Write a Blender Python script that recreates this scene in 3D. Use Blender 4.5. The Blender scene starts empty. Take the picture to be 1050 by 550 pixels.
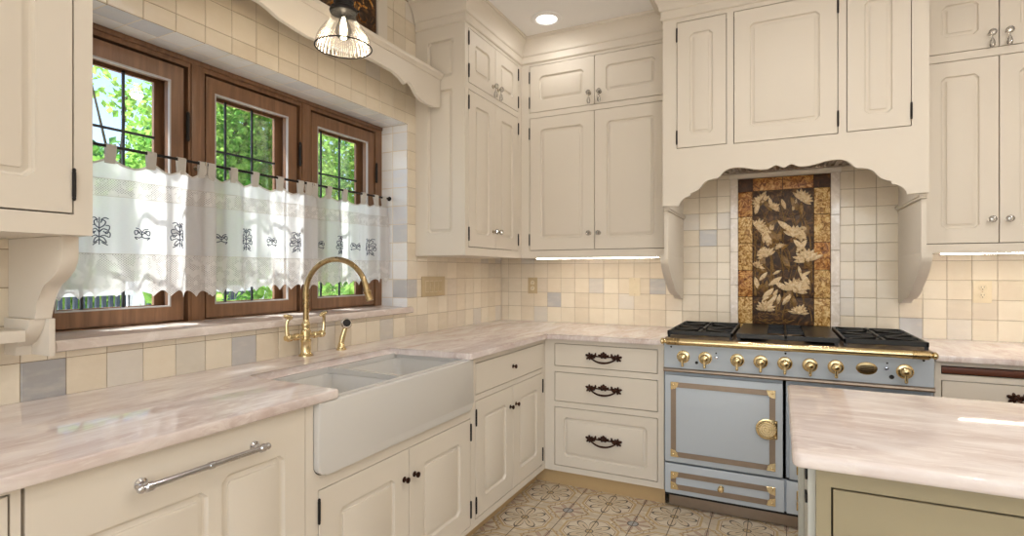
import bpy, bmesh, math, random
from mathutils import Vector, Matrix, noise
R = random.Random(11)
PI = math.pi
scene = bpy.context.scene
COL = scene.collection

# ------------------------------------------------------------------ helpers
def lin(r, g, b):
    f = lambda c: (c/255/12.92 if c/255 <= .04045 else ((c/255+.055)/1.055)**2.4)
    return (f(r), f(g), f(b), 1)

M_ID = Matrix.Identity(4)
def M_back(y):   # local (a, c, b): a along +X, c out of the wall towards -Y
    return Matrix(((1,0,0,0),(0,-1,0,y),(0,0,1,0),(0,0,0,1)))
def M_left(x):   # a along +Y, c out of the wall towards +X
    return Matrix(((0,1,0,x),(1,0,0,0),(0,0,1,0),(0,0,0,1)))

class MB:
    def __init__(s, M=None):
        s.bm = bmesh.new(); s.M = M or M_ID
    def v(s, p): return s.bm.verts.new(s.M @ Vector(p))
    def face(s, vs):
        try: return s.bm.faces.new(vs)
        except ValueError: return None
    def box(s, x0, x1, y0, y1, z0, z1, bev=0, seg=2):
        vs = [s.v(p) for p in ((x0,y0,z0),(x1,y0,z0),(x1,y1,z0),(x0,y1,z0),(x0,y0,z1),(x1,y0,z1),(x1,y1,z1),(x0,y1,z1))]
        fs = [s.face([vs[i] for i in q]) for q in ((0,3,2,1),(4,5,6,7),(0,1,5,4),(1,2,6,5),(2,3,7,6),(3,0,4,7))]
        if bev:
            es = list({e for f in fs for e in f.edges})
            bmesh.ops.bevel(s.bm, geom=es, offset=bev, segments=seg, affect='EDGES', profile=.6)
        return s
    def prism(s, pts, ax, c0, c1, bev=0, seg=2):
        def P(p, c): return {'x': (c, p[0], p[1]), 'y': (p[0], c, p[1]), 'z': (p[0], p[1], c)}[ax]
        a = [s.v(P(p, c0)) for p in pts]; b = [s.v(P(p, c1)) for p in pts]
        n = len(pts); fs = [s.face(a), s.face(b[::-1])]
        for i in range(n): fs.append(s.face([a[i], a[(i+1) % n], b[(i+1) % n], b[i]]))
        if bev:
            es = list(set(fs[0].edges) | set(fs[1].edges))
            bmesh.ops.bevel(s.bm, geom=es, offset=bev, segments=seg, affect='EDGES', profile=.6)
        return s
    def loft(s, rings, cap0=True, cap1=True, closed=True):
        rs = [[s.v(p) for p in r] for r in rings]
        n = len(rs[0])
        for a, b in zip(rs, rs[1:]):
            for i in range(n if closed else n-1):
                s.face([a[i], a[(i+1) % n], b[(i+1) % n], b[i]])
        if cap0: s.face(rs[0][::-1])
        if cap1: s.face(rs[-1])
        return s
    def tube(s, pts, r, seg=10, closed=False):
        pts = [Vector(p) for p in pts]; n = len(pts)
        rr = r if isinstance(r, (list, tuple)) else [r]*n
        def tan(i):
            if closed: return (pts[(i+1) % n]-pts[i-1]).normalized()
            return (pts[min(i+1, n-1)]-pts[max(i-1, 0)]).normalized()
        t = tan(0); up = Vector((0,0,1)) if abs(t.z) < .9 else Vector((1,0,0))
        nrm = (up - t*up.dot(t)).normalized(); rings = []
        for i in range(n):
            t2 = tan(i); q = t.rotation_difference(t2); nrm = q @ nrm; t = t2
            nrm = (nrm - t*nrm.dot(t)).normalized(); b = t.cross(nrm)
            rings.append([tuple(pts[i] + (nrm*math.cos(2*PI*k/seg) + b*math.sin(2*PI*k/seg))*rr[i]) for k in range(seg)])
        if closed: rings.append(rings[0])
        return s.loft(rings, not closed, not closed)
    def lathe(s, prof, c, d=(0,0,1), seg=20, cap0=True, cap1=True):
        d = Vector(d).normalized(); q = Vector((0,0,1)).rotation_difference(d); c = Vector(c)
        rings = [[tuple(c + q @ Vector((max(r, 1e-4)*math.cos(2*PI*k/seg), max(r, 1e-4)*math.sin(2*PI*k/seg), z))) for k in range(seg)] for r, z in prof]
        return s.loft(rings, cap0, cap1)
    def cyl(s, c, d, r, h, seg=16): return s.lathe([(r, 0), (r, h)], c, d, seg)
    def ell(s, c, rad, rot=None, u=10, w=6):
        m = rot.to_4x4() if rot else M_ID
        mat = s.M @ Matrix.Translation(Vector(c)) @ m @ Matrix.Diagonal((*rad, 1))
        bmesh.ops.create_uvsphere(s.bm, u_segments=u, v_segments=w, radius=1, matrix=mat)
        return s
    def frame(s, A0, A1, B0, B1, holes, c0, c1):
        """a flat board (local a, c, b) with rectangular openings, one closed surface"""
        As = sorted({A0, A1, *[h[0] for h in holes], *[h[1] for h in holes]}); Bs = sorted({B0, B1, *[h[2] for h in holes], *[h[3] for h in holes]})
        vs = {}
        def V(i, j, c):
            if (i, j, c) not in vs: vs[i, j, c] = s.v((As[i], c, Bs[j]))
            return vs[i, j, c]
        full = {}
        for i in range(len(As)-1):
            for j in range(len(Bs)-1):
                ma, mb = (As[i]+As[i+1])/2, (Bs[j]+Bs[j+1])/2
                full[i, j] = not any(h[0] < ma < h[1] and h[2] < mb < h[3] for h in holes)
        for (i, j), ok in full.items():
            if not ok: continue
            for c in (c0, c1): s.face([V(i,j,c), V(i+1,j,c), V(i+1,j+1,c), V(i,j+1,c)])
            for di, dj, e in ((-1,0,((i,j),(i,j+1))),(1,0,((i+1,j),(i+1,j+1))),(0,-1,((i,j),(i+1,j))),(0,1,((i,j+1),(i+1,j+1)))):
                if not full.get((i+di, j+dj), False):
                    (p, q), (r_, t_) = e
                    s.face([V(p,q,c0), V(r_,t_,c0), V(r_,t_,c1), V(p,q,c1)])
        return s
    def panel(s, a0, a1, b0, b1, c0, t, st=.075, raised=True, top=None, inner=True):
        """a door or drawer front: flat rim, moulded sinking, raised field"""
        def ring(ins, c, ch=.0004, it=None):
            it = ins if it is None else it
            x0, x1, z0, z1 = a0+ins, a1-ins, b0+ins, b1-it
            return [(x0+ch,c,z0),(x1-ch,c,z0),(x1,c,z0+ch),(x1,c,z1-ch),(x1-ch,c,z1),(x0+ch,c,z1),(x0,c,z1-ch),(x0,c,z0+ch)]
        f = c0+t
        rs = [ring(0, c0), ring(0, f-.0012), ring(.0012, f)]
        if raised:
            k = (top or st) - st
            for ins, dc, ch in ((st, 0, .017), (st+.0010, -.0050, .017), (st+.004, -.0100, .016), (st+.009, -.0115, .013), (st+.021, -.0080, .006), (st+.0222, -.0036, .005), (st+.025, -.0026, .004)):
                rs.append(ring(ins, f+dc, ch, ins+k))
        return s.loft(rs)
    def build(s, name, mat, parent=None, smooth=35, origin=None):
        bmesh.ops.remove_doubles(s.bm, verts=s.bm.verts[:], dist=1e-6)
        bmesh.ops.recalc_face_normals(s.bm, faces=s.bm.faces[:])
        me = bpy.data.meshes.new(name)
        off = Vector((0,0,0)); p = parent
        while p is not None: off += p.location; p = p.parent
        if origin is not None and parent is None: off = Vector(origin)
        if off.length: bmesh.ops.translate(s.bm, verts=s.bm.verts[:], vec=-off)
        s.bm.to_mesh(me); s.bm.free()
        if smooth:
            me.shade_smooth(); me.set_sharp_from_angle(angle=math.radians(smooth))
        for m in (mat if isinstance(mat, (list, tuple)) else [mat]): me.materials.append(m)
        o = bpy.data.objects.new(name, me); COL.objects.link(o)
        if parent is not None: o.parent = parent
        elif origin is not None: o.location = origin
        return o

def tag(o, label=None, cat=None, group=None, kind=None):
    if label: o['label'] = label
    if cat: o['category'] = cat
    if group: o['group'] = group
    if kind: o['kind'] = kind
    return o
def thing(name, label, cat, loc=(0,0,0), group=None, kind=None):
    o = bpy.data.objects.new(name, None); COL.objects.link(o)
    o.location = loc; o.empty_display_size = .05
    return tag(o, label, cat, group, kind)

# ------------------------------------------------------------------ materials
class G:
    """tiny wrapper for building node graphs with python arithmetic"""
    def __init__(s, name):
        s.m = bpy.data.materials.new(name); s.m.use_nodes = True
        s.t = s.m.node_tree; s.n = s.t.nodes; s.l = s.t.links
        s.b = s.n['Principled BSDF']; s.out = s.n['Material Output']
    def add(s, t, **kw):
        n = s.n.new(t)
        for k, v in kw.items(): setattr(n, k, v)
        return n
    def put(s, sock, v):
        if hasattr(v, 'is_output'): s.l.new(v, sock)
        else: sock.default_value = v
    def math(s, op, *a):
        n = s.add('ShaderNodeMath', operation=op)
        for i, x in enumerate(a): s.put(n.inputs[i], x)
        return n.outputs[0]
    def mix(s, f, a, b, mode='MIX'):
        n = s.add('ShaderNodeMix', data_type='RGBA', blend_type=mode)
        s.put(n.inputs[0], f); s.put(n.inputs[6], a); s.put(n.inputs[7], b)
        return n.outputs[2]
    def ramp(s, f, stops):
        n = s.add('ShaderNodeValToRGB'); s.l.new(f, n.inputs[0]); e = n.color_ramp.elements
        while len(e) < len(stops): e.new(.5)
        for x, (p, c) in zip(e, stops): x.position = p; x.color = c
        return n.outputs[0]
    def coord(s, scale=(1,1,1), loc=(0,0,0), rot=(0,0,0)):
        """object coordinates (the thing's own)"""
        g = s.add('ShaderNodeTexCoord'); m = s.add('ShaderNodeMapping')
        s.l.new(g.outputs['Object'], m.inputs[0]); m.inputs[3].default_value = scale; m.inputs[1].default_value = loc; m.inputs[2].default_value = rot
        return m.outputs[0]
    def noise(s, vec, scale=5, detail=3, rough=.5, dist=0):
        n = s.add('ShaderNodeTexNoise'); s.l.new(vec, n.inputs['Vector'])
        n.inputs['Scale'].default_value = scale; n.inputs['Detail'].default_value = detail; n.inputs['Roughness'].default_value = rough; n.inputs['Distortion'].default_value = dist
        return n.outputs['Fac']
    def bump(s, h, strength=.3, dist=.002):
        n = s.add('ShaderNodeBump'); s.l.new(h, n.inputs['Height']); n.inputs['Strength'].default_value = strength; n.inputs['Distance'].default_value = dist
        s.l.new(n.outputs[0], s.b.inputs['Normal'])
    def set(s, color=None, rough=None, metal=None, spec=None, **kw):
        for k, v in (('Base Color', color), ('Roughness', rough), ('Metallic', metal), ('Specular IOR Level', spec), *kw.items()):
            if v is not None: s.put(s.b.inputs[k], v)
        return s

def mat_paint(name, c, rough=.38, var=.03):
    g = G(name); n = g.noise(g.coord(), 2.5, 2)
    c2 = tuple(x*(1-var*2) for x in c[:3])+(1,)
    g.set(g.mix(n, c, c2), rough, spec=.35); h = g.noise(g.coord((1,1,.2)), 160, 2)
    g.bump(h, .04, .001); return g.m
def mat_plain(name, c, rough=.4, metal=0, **kw):
    g = G(name); n = g.noise(g.coord(), 30, 2)
    g.set(g.mix(n, c, tuple(x*.86 for x in c[:3])+(1,)), g.math('ADD', rough-.04, g.math('MULTIPLY', n, .08)), metal, **kw); return g.m
def mat_marble(name, base, vein, stretch):
    g = G(name); v = g.coord(stretch)
    n1 = g.noise(v, 2.2, 6, .62, 1.2); n2 = g.noise(v, 9, 7, .66, 1.4); n3 = g.noise(g.coord(), 1.3, 3)
    c = g.mix(g.ramp(n1, [(.36, (0,0,0,1)), (.62, (1,1,1,1))]), vein, base)
    c = g.mix(g.math('MULTIPLY', g.ramp(n2, [(.50, (0,0,0,1)), (.64, (1,1,1,1))]), .6), c, lin(242,236,232))
    c = g.mix(g.math('MULTIPLY', n3, .4), c, lin(226,212,204))
    g.set(c, .06, spec=.5); g.bump(n2, .02, .001); return g.m
def mat_wood(name, c1, c2, stretch=(30,30,2.2), rough=.42):
    g = G(name); v = g.coord(stretch)
    n = g.noise(v, 1.6, 5, .6, .6); n2 = g.noise(g.coord(), 3, 2)
    g.set(g.mix(g.math('MULTIPLY', n2, .5), g.ramp(n, [(.3, c2), (.7, c1)]), c1), rough); g.bump(n, .15, .001); return g.m

CREAM = mat_paint('cream_paint', lin(222,214,201), .5)
CREAM_DARK = mat_paint('cream_wood_kick', lin(196,168,124), .5)
CEIL = mat_paint('ceiling_paint', lin(242,241,240), .7)
WALLP = mat_paint('wall_plaster', lin(222,212,196), .6)
CAVITY_SHADE = mat_plain('interior_wood_shade', lin(70,50,34), .8)  # bare interior wood, with the shade behind door gaps put into its brown
MARBLE = mat_marble('pink_quartzite', lin(231,223,221), lin(200,181,176), (3.4,.9,2))
MARBLE_I = mat_marble('pink_quartzite_island', lin(231,224,222), lin(200,184,179), (.9,3.4,2))
MARBLE_S = mat_marble('white_marble_strip', lin(226,216,202), lin(196,184,170), (3,3,3))
PORC = mat_paint('porcelain', lin(208,206,202), .14, .005)
BRASS = mat_plain('polished_brass', lin(230,209,162), .2, 1)
BRASS_A = mat_plain('antique_brass', lin(176,152,110), .28, 1)
BRONZE = mat_plain('dark_bronze', lin(62,36,24), .34, .7)
IRON = mat_plain('black_iron', lin(26,22,20), .5, .3)
CHROME = mat_plain('chrome', lin(214,214,218), .12, 1)
NICKEL = mat_plain('nickel', lin(196,188,176), .2, 1)
STEEL = mat_plain('brushed_steel', lin(158,142,126), .36, 1)
CAST = mat_plain('cast_iron', lin(13,13,14), .38)
BLUE = mat_paint('blue_grey_enamel', lin(190,200,210), .26, .01)
OLIVE = mat_paint('olive_paint', lin(160,150,122), .5)
PALE = mat_paint('pale_green_paint', lin(206,208,200), .4)
PLATE = mat_plain('beige_plastic', lin(226,212,182), .35)
PLATE_D = mat_plain('tan_metal_plate', lin(194,174,138), .35)
BLACK = mat_plain('black_gap', lin(14,12,11), .6)
WOOD = mat_wood('window_wood', lin(134,98,70), lin(92,64,45))
WOOD_H = mat_wood('window_wood_horizontal', lin(132,90,62), lin(90,58,40), (30,2.2,30))
BOARD = mat_wood('cutting_board', lin(120,66,40), lin(78,40,24), (2,30,30))
MUNTIN = mat_plain('dark_lead', lin(30,36,42), .5)
THREAD = mat_plain('embroidery_thread', lin(92,98,116), .8)
BARK = mat_plain('bark', lin(92,80,66), .9)
PAVING = mat_plain('pale_paving', lin(206,202,194), .85)
BEADM = mat_plain('grey_glazing_bead', lin(176,174,174), .5)
WHITEP = mat_plain('white_fence_paint', lin(222,226,232), .6)
DARKBAR = mat_plain('dark_fence_bar', lin(44,58,80), .6)

def mat_emit(name, c, s):
    g = G(name); e = g.add('ShaderNodeEmission'); e.inputs[0].default_value = c; e.inputs[1].default_value = s
    g.l.new(e.outputs[0], g.out.inputs[0]); g.n.remove(g.b); return g.m
LAMP = mat_emit('lamp_lens', (1,.95,.88,1), 4)
STRIP = mat_emit('led_strip', (1,.90,.77,1), 34)
FILA = mat_emit('filament', (1,.86,.64,1), 22)

def mat_glass(name, tint, gloss=1.0, rib=0, base=.04, rough=.02):
    g = G(name); tr = g.add('ShaderNodeBsdfTransparent'); gl = g.add('ShaderNodeBsdfGlossy'); mx = g.add('ShaderNodeMixShader')
    tr.inputs[0].default_value = tint; gl.inputs['Roughness'].default_value = rough
    lw = g.add('ShaderNodeLayerWeight'); lw.inputs[0].default_value = .35
    f = g.math('ADD', base, g.math('MULTIPLY', lw.outputs['Fresnel'], gloss))
    if rib:
        gc = g.add('ShaderNodeTexCoord'); sp = g.add('ShaderNodeSeparateXYZ'); g.l.new(gc.outputs['Object'], sp.inputs[0])
        an = g.math('ARCTAN2', sp.outputs[1], sp.outputs[0]); w = g.math('SINE', g.math('MULTIPLY', an, 40))
        b = g.add('ShaderNodeBump'); g.l.new(w, b.inputs['Height']); b.inputs['Strength'].default_value = .6; b.inputs['Distance'].default_value = .002
        g.l.new(b.outputs[0], gl.inputs['Normal']); f = g.math('ADD', f, g.math('MULTIPLY', g.math('ABSOLUTE', w), .04))
    g.l.new(g.math('MINIMUM', f, .9), mx.inputs[0]); g.l.new(tr.outputs[0], mx.inputs[1]); g.l.new(gl.outputs[0], mx.inputs[2])
    g.l.new(mx.outputs[0], g.out.inputs[0]); g.n.remove(g.b); return g.m
GLASS = mat_glass('window_glass', (.96,.98,.98,1), .35, base=.01)
SHADE = mat_glass('ribbed_lamp_glass', (.93,.91,.88,1), .35, 1, base=.04, rough=.22)
CRYSTAL = mat_glass('crystal', (.85,.84,.82,1), .9, base=.22, rough=.08)

def mat_tile(name, rough=.16, wash=lin(236,222,198)):
    g = G(name); at = g.add('ShaderNodeAttribute', attribute_name='tile_colour')
    v = g.coord(); n = g.noise(v, 22, 4, .6, .4); n2 = g.noise(g.coord((1,1,3)), 9, 3)
    c = g.mix(g.math('MULTIPLY', n, .35), at.outputs['Color'], g.mix(1.0, at.outputs['Color'], wash, 'MULTIPLY'))
    c = g.mix(g.math('MULTIPLY', g.ramp(n2, [(.5,(0,0,0,1)), (.8,(1,1,1,1))]), .35), c, lin(236,226,208))
    g.set(c, rough, spec=.5); g.bump(g.math('ADD', g.noise(v, 14, 2), g.math('MULTIPLY', g.noise(v, 60, 2), .25)), .35, .006); return g.m
TILE = mat_tile('glazed_tile', wash=lin(236,226,208)); TILE_DAYLIT = mat_tile('daylit_glazed_tile', .12, lin(238,240,244))
GROUT = mat_plain('grout', lin(150,130,102), .9)

def mat_cloth(name, c, tr, lace=0):
    g = G(name); d = g.add('ShaderNodeBsdfDiffuse'); t = g.add('ShaderNodeBsdfTranslucent'); m = g.add('ShaderNodeMixShader')
    v = g.coord(); w = g.noise(g.coord((1,40,400)), 2, 2)
    col = g.mix(w, c, tuple(x*.88 for x in c[:3])+(1,)); g.l.new(col, d.inputs[0]); g.l.new(col, t.inputs[0])
    m.inputs[0].default_value = tr; g.l.new(d.outputs[0], m.inputs[1]); g.l.new(t.outputs[0], m.inputs[2])
    mm = g.add('ShaderNodeMixShader'); tp = g.add('ShaderNodeBsdfTransparent')
    if lace:
        sp = g.add('ShaderNodeSeparateXYZ'); g.l.new(v, sp.inputs[0])
        a = g.math('SINE', g.math('MULTIPLY', sp.outputs[1], 760)); b = g.math('SINE', g.math('MULTIPLY', sp.outputs[2], 760))
        h = g.math('GREATER_THAN', g.math('MULTIPLY', a, b), .35); p = g.math('GREATER_THAN', g.noise(v, 38, 2), .47)
        g.l.new(g.math('ADD', .08, g.math('MULTIPLY', g.math('MULTIPLY', h, p), lace)), mm.inputs[0])
    else: mm.inputs[0].default_value = .10
    g.l.new(m.outputs[0], mm.inputs[1]); g.l.new(tp.outputs[0], mm.inputs[2])
    g.l.new(mm.outputs[0], g.out.inputs[0]); g.n.remove(g.b); return g.m
LINEN = mat_cloth('sheer_linen', (.92,.93,.94,1), .62)
LACE = mat_cloth('white_lace', (.88,.87,.86,1), .5, .5)
TABM = mat_cloth('linen_tab', (.78,.75,.71,1), .4)

def mat_leaf(name, c1, c2):
    g = G(name); d = g.add('ShaderNodeBsdfDiffuse'); t = g.add('ShaderNodeBsdfTranslucent'); m = g.add('ShaderNodeMixShader')
    n = g.noise(g.coord(), 3.5, 2); col = g.mix(g.ramp(n, [(.35,(0,0,0,1)),(.65,(1,1,1,1))]), c1, c2)
    g.l.new(col, d.inputs[0]); g.l.new(col, t.inputs[0]); m.inputs[0].default_value = .45
    g.l.new(d.outputs[0], m.inputs[1]); g.l.new(t.outputs[0], m.inputs[2]); g.l.new(m.outputs[0], g.out.inputs[0]); g.n.remove(g.b); return g.m
LEAF = mat_leaf('leaf_green', lin(164,196,104), lin(92,146,66))
LEAF_D = mat_leaf('leaf_deep_green', lin(104,146,80), lin(62,104,70))

def mat_floor():
    g = G('patterned_cement_tile'); geo = g.add('ShaderNodeTexCoord'); sp = g.add('ShaderNodeSeparateXYZ'); g.l.new(geo.outputs['Object'], sp.inputs[0])
    M = g.math; P = .35
    def wrap(s, o): return M('SUBTRACT', M('FLOORED_MODULO', M('ADD', M('SUBTRACT', s, o), P/2), P), P/2)
    x, y = wrap(sp.outputs[0], .73), wrap(sp.outputs[1], -.79)
    ax, ay = M('ABSOLUTE', x), M('ABSOLUTE', y)
    r = M('SQRT', M('ADD', M('MULTIPLY', x, x), M('MULTIPLY', y, y))); th = M('ARCTAN2', y, x)
    xc, yc = M('SUBTRACT', P/2, ax), M('SUBTRACT', P/2, ay)           # towards the other motif's centre
    rc = M('SQRT', M('ADD', M('MULTIPLY', xc, xc), M('MULTIPLY', yc, yc))); tc = M('ARCTAN2', yc, xc)
    def line(d, w): return M('LESS_THAN', M('ABSOLUTE', d), w)
    def band(v, a, b): return M('MULTIPLY', M('GREATER_THAN', v, a), M('LESS_THAN', v, b))
    n = g.noise(g.coord(), 14, 3); n2 = g.noise(g.coord(), 60, 2)
    cream, ochre, grey, pink, blue = lin(212,202,184), lin(188,162,116), lin(52,54,56), lin(178,152,136), lin(152,158,164)
    octo = M('MAXIMUM', M('MAXIMUM', ax, ay), M('MULTIPLY', M('ADD', ax, ay), .7071))
    sq = M('MAXIMUM', xc, yc); dia = M('ADD', xc, yc)
    c = g.mix(M('LESS_THAN', n, .45), lin(198,186,166), cream)
    # scroll field between the stars
    petal2 = M('MULTIPLY', .085, M('ADD', .55, M('MULTIPLY', .45, M('COSINE', M('MULTIPLY', tc, 8)))))
    c = g.mix(M('LESS_THAN', rc, petal2), c, pink)
    c = g.mix(line(M('SUBTRACT', rc, petal2), .0035), c, lin(120,84,66))
    c = g.mix(M('LESS_THAN', rc, .026), c, blue); c = g.mix(line(M('SUBTRACT', rc, .026), .003), c, grey)
    c = g.mix(line(M('SUBTRACT', dia, .118), .007), c, ochre)
    c = g.mix(line(M('SUBTRACT', rc, M('ADD', .098, M('MULTIPLY', .009, M('SINE', M('MULTIPLY', tc, 16))))), .0028), c, lin(132,98,70))
    # octagon with the eight-petal star
    c = g.mix(M('LESS_THAN', octo, .138), c, cream)
    c = g.mix(band(octo, .128, .140), c, ochre); c = g.mix(line(M('SUBTRACT', octo, .120), .002), c, lin(140,104,66))
    wob = M('MULTIPLY', .112, M('POWER', M('ABSOLUTE', M('COSINE', M('MULTIPLY', th, 4))), .55))
    c = g.mix(M('LESS_THAN', r, wob), c, lin(206,190,164))
    c = g.mix(line(M('SUBTRACT', r, wob), .0052), c, grey)
    c = g.mix(M('MULTIPLY', M('GREATER_THAN', M('ABSOLUTE', M('COSINE', M('MULTIPLY', th, 4))), .985), M('LESS_THAN', r, .07)), c, grey)
    c = g.mix(M('LESS_THAN', r, .018), c, ochre); c = g.mix(line(M('SUBTRACT', r, .018), .003), c, grey)
    # seams between tiles
    sx = M('MINIMUM', ax, xc); sy = M('MINIMUM', ay, yc)
    c = g.mix(M('LESS_THAN', sx, .0022), c, lin(70,56,44)); c = g.mix(M('MULTIPLY', M('LESS_THAN', sy, .0011), .6), c, lin(110,88,66))
    c = g.mix(M('MULTIPLY', n2, .3), c, lin(170,158,138))
    g.set(c, .42); return g.m
FLOOR = mat_floor()

def mat_glaze(name, stops, scale, rough=.2, dist=2.0, bump=.5):
    g = G(name); v = g.coord(); n = g.noise(v, scale, 5, .65, dist)
    g.set(g.ramp(n, stops), rough, spec=.3); g.bump(n, bump, .006); return g.m
AMBER = mat_glaze('amber_glaze', [(.36, lin(104,70,30)), (.46, lin(168,126,66)), (.56, lin(206,172,112)), (.7, lin(222,198,146))], 30)
AMBER_R = mat_glaze('russet_glaze', [(.36, lin(80,44,18)), (.47, lin(150,94,42)), (.58, lin(196,146,80)), (.72, lin(214,176,112))], 30)
UMBER = mat_glaze('umber_glaze', [(.3, lin(34,20,10)), (.55, lin(70,42,20)), (.75, lin(124,82,42))], 20, .5)
POND = mat_glaze('pond_glaze', [(.3, lin(26,16,8)), (.5, lin(62,40,20)), (.62, lin(112,78,40)), (.75, lin(160,122,74))], 18, .4)
LILY = mat_glaze('lily_glaze', [(.3, lin(160,128,90)), (.5, lin(210,184,144)), (.75, lin(234,218,186))], 30, bump=.3)
REED = mat_glaze('reed_glaze', [(.3, lin(84,60,32)), (.6, lin(140,110,68)), (.8, lin(172,142,96))], 30, bump=.3)
# ------------------------------------------------------------------ the room
RX, RY, H = 4.7, -6.6, 2.853
WY0, WY1, WZ0, WZ1 = -2.886, -1.175, 1.062, 2.138          # window opening
def struct(name, mb, mat, parent=None, smooth=35):
    o = mb.build(name, mat, parent, smooth)
    if parent is None: o['kind'] = 'structure'
    return o
struct('floor', MB().box(-.3, RX, RY, .2, -.12, 0), FLOOR)
struct('ceiling', MB().box(-.3, RX+.2, RY-.2, .2, H, H+.12), CEIL)
w = MB(M_left(0)); w.frame(RY, .0, 0, H, [(WY0, WY1, WZ0, WZ1)], -.30, -.006)
wall_left = struct('wall_left', w, WALLP)
wall_back = struct('wall_back', MB().box(-.3, RX, .006, .2, 0, H), WALLP)
w = MB(M_left(RX)); w.frame(RY, .2, 0, H, [], 0, .2)
struct('wall_right', w, WALLP)
w = MB(M_back(RY)); w.frame(-.3, RX+.2, 0, H, [(.6, 4.1, .25, 2.45)], -.0, .2)  # opening added as a place for the rear fill light
struct('wall_rear', w, WALLP)

PAL = [(lin(229,219,201), 5), (lin(225,214,195), 4), (lin(232,223,206), 4), (lin(226,215,196), 1.5), (lin(221,211,195), 2), (lin(221,215,206), .8)]
GREY = lin(168,168,170); GREY_B = lin(190,189,190)
PAL_DAYLIT = [(lin(240,240,240), 4), (lin(232,233,235), 3), (lin(244,244,244), 3), (lin(220,222,228), 1.2)]  # wall tile colours whitened, daylight painted in
def pick(pal):
    t = R.random()*sum(p[1] for p in pal)
    for c, wt in pal:
        t -= wt
        if t <= 0: return c
    return pal[0][0]
def tiles(name, parent, P, a0, a1, b0, b1, oa, ob, pa, pb, holes=(), greys={}, pal=PAL, thick=.006, skip=None):
    """glazed wall tiles, one mesh; P(a,b,c) -> world point"""
    vs, fs, cols = [], [], []
    g = .0009
    for i in range(math.floor((a0-oa)/pa), math.ceil((a1-oa)/pa)):
        for j in range(math.floor((b0-ob)/pb), math.ceil((b1-ob)/pb)):
            x0, x1, y0, y1 = max(oa+i*pa, a0), min(oa+(i+1)*pa, a1), max(ob+j*pb, b0), min(ob+(j+1)*pb, b1)
            if y0-b0 < .014: y0 = b0
            if x1-x0 < .006 or y1-y0 < .012: continue
            rects = [(x0, x1, y0, y1)]
            for h in holes:
                nr = []
                for (p, q, r_, s_) in rects:
                    if q <= h[0] or p >= h[1] or s_ <= h[2] or r_ >= h[3]: nr.append((p,q,r_,s_)); continue
                    if p < h[0]: nr.append((p, h[0], r_, s_))
                    if q > h[1]: nr.append((h[1], q, r_, s_))
                    m0, m1 = max(p, h[0]), min(q, h[1])
                    if r_ < h[2]: nr.append((m0, m1, r_, h[2]))
                    if s_ > h[3]: nr.append((m0, m1, h[3], s_))
                rects = nr
            col = greys.get((i, j)) or pick(pal)
            k = .955+R.random()*.07; col = tuple(min(1, c*k) for c in col[:3])+(1,)
            ta, tb = R.uniform(-.006, .006), R.uniform(-.006, .006)
            for (p, q, r_, s_) in rects:
                if q-p < .004 or s_-r_ < .004: continue
                p, q, r_, s_ = p+g, q-g, r_+g, s_-g; ca, cb = (p+q)/2, (r_+s_)/2
                n = len(vs); e = .0022
                for (d, dz) in ((0, -.005), (0, -.0014), (e, 0)):
                    for (aa, bb) in ((p+d, r_+d), (q-d, r_+d), (q-d, s_-d), (p+d, s_-d)):
                        vs.append(P(aa, bb, dz+((aa-ca)*ta+(bb-cb)*tb if dz > -.004 else 0)))
                for lv in (0, 4):
                    for t_ in range(4): fs.append((n+lv+t_, n+lv+(t_+1) % 4, n+lv+4+(t_+1) % 4, n+lv+4+t_))
                fs.append((n+8, n+9, n+10, n+11)); cols += [col]*9
    me = bpy.data.meshes.new(name); me.from_pydata([tuple(v) for v in vs], [], fs)
    ca = me.color_attributes.new('tile_colour', 'FLOAT_COLOR', 'CORNER')
    for f, c in zip(me.polygons, cols):
        for li in f.loop_indices: ca.data[li].color = c
    bm = bmesh.new(); bm.from_mesh(me); bmesh.ops.recalc_face_normals(bm, faces=bm.faces[:]); bm.to_mesh(me); bm.free()
    me.materials.append(TILE_DAYLIT if pal is PAL_DAYLIT else TILE); o = bpy.data.objects.new(name, me); COL.objects.link(o); o.parent = parent; return o
PA, PB, OZ = .1097, .107, 1.025
struct('grout', MB().box(-.006, -.003, -4.3, 0, .9, WZ0).box(-.006, -.003, -4.3, WY0, WZ0, WZ1).box(-.006, -.003, WY1, 0, WZ0, WZ1).box(-.006, -.003, -4.3, 0, WZ1, H), GROUT, wall_left, 0)
struct('grout', MB().box(0, RX, .003, .006, .9, H), GROUT, wall_back, 0)
gl = {(0,-1): GREY, (6,-1): GREY_B, (4,-1): lin(214,208,196), (16,1): GREY_B, (14,-1): lin(208,204,198)}
tiles('tiling', wall_left, lambda a, b, c: (c, a, b), -4.3, 0, .912, H-.002, -2.949, OZ, PA, PB, [(WY0, WY1, WZ0, WZ1)], gl)
gb = {(-5, 0): GREY_B, (2, 1): GREY_B, (5, 4): GREY_B, (11, 0): GREY_B, (15,-1): GREY_B, (-2, 1): lin(212,207,200)}
tiles('tiling', wall_back, lambda a, b, c: (a, -c, b), 0, RX, .912, 2.0, .92, OZ, .1074, .1062, [(1.645, 2.243, .9, 1.90)], gb)
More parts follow.
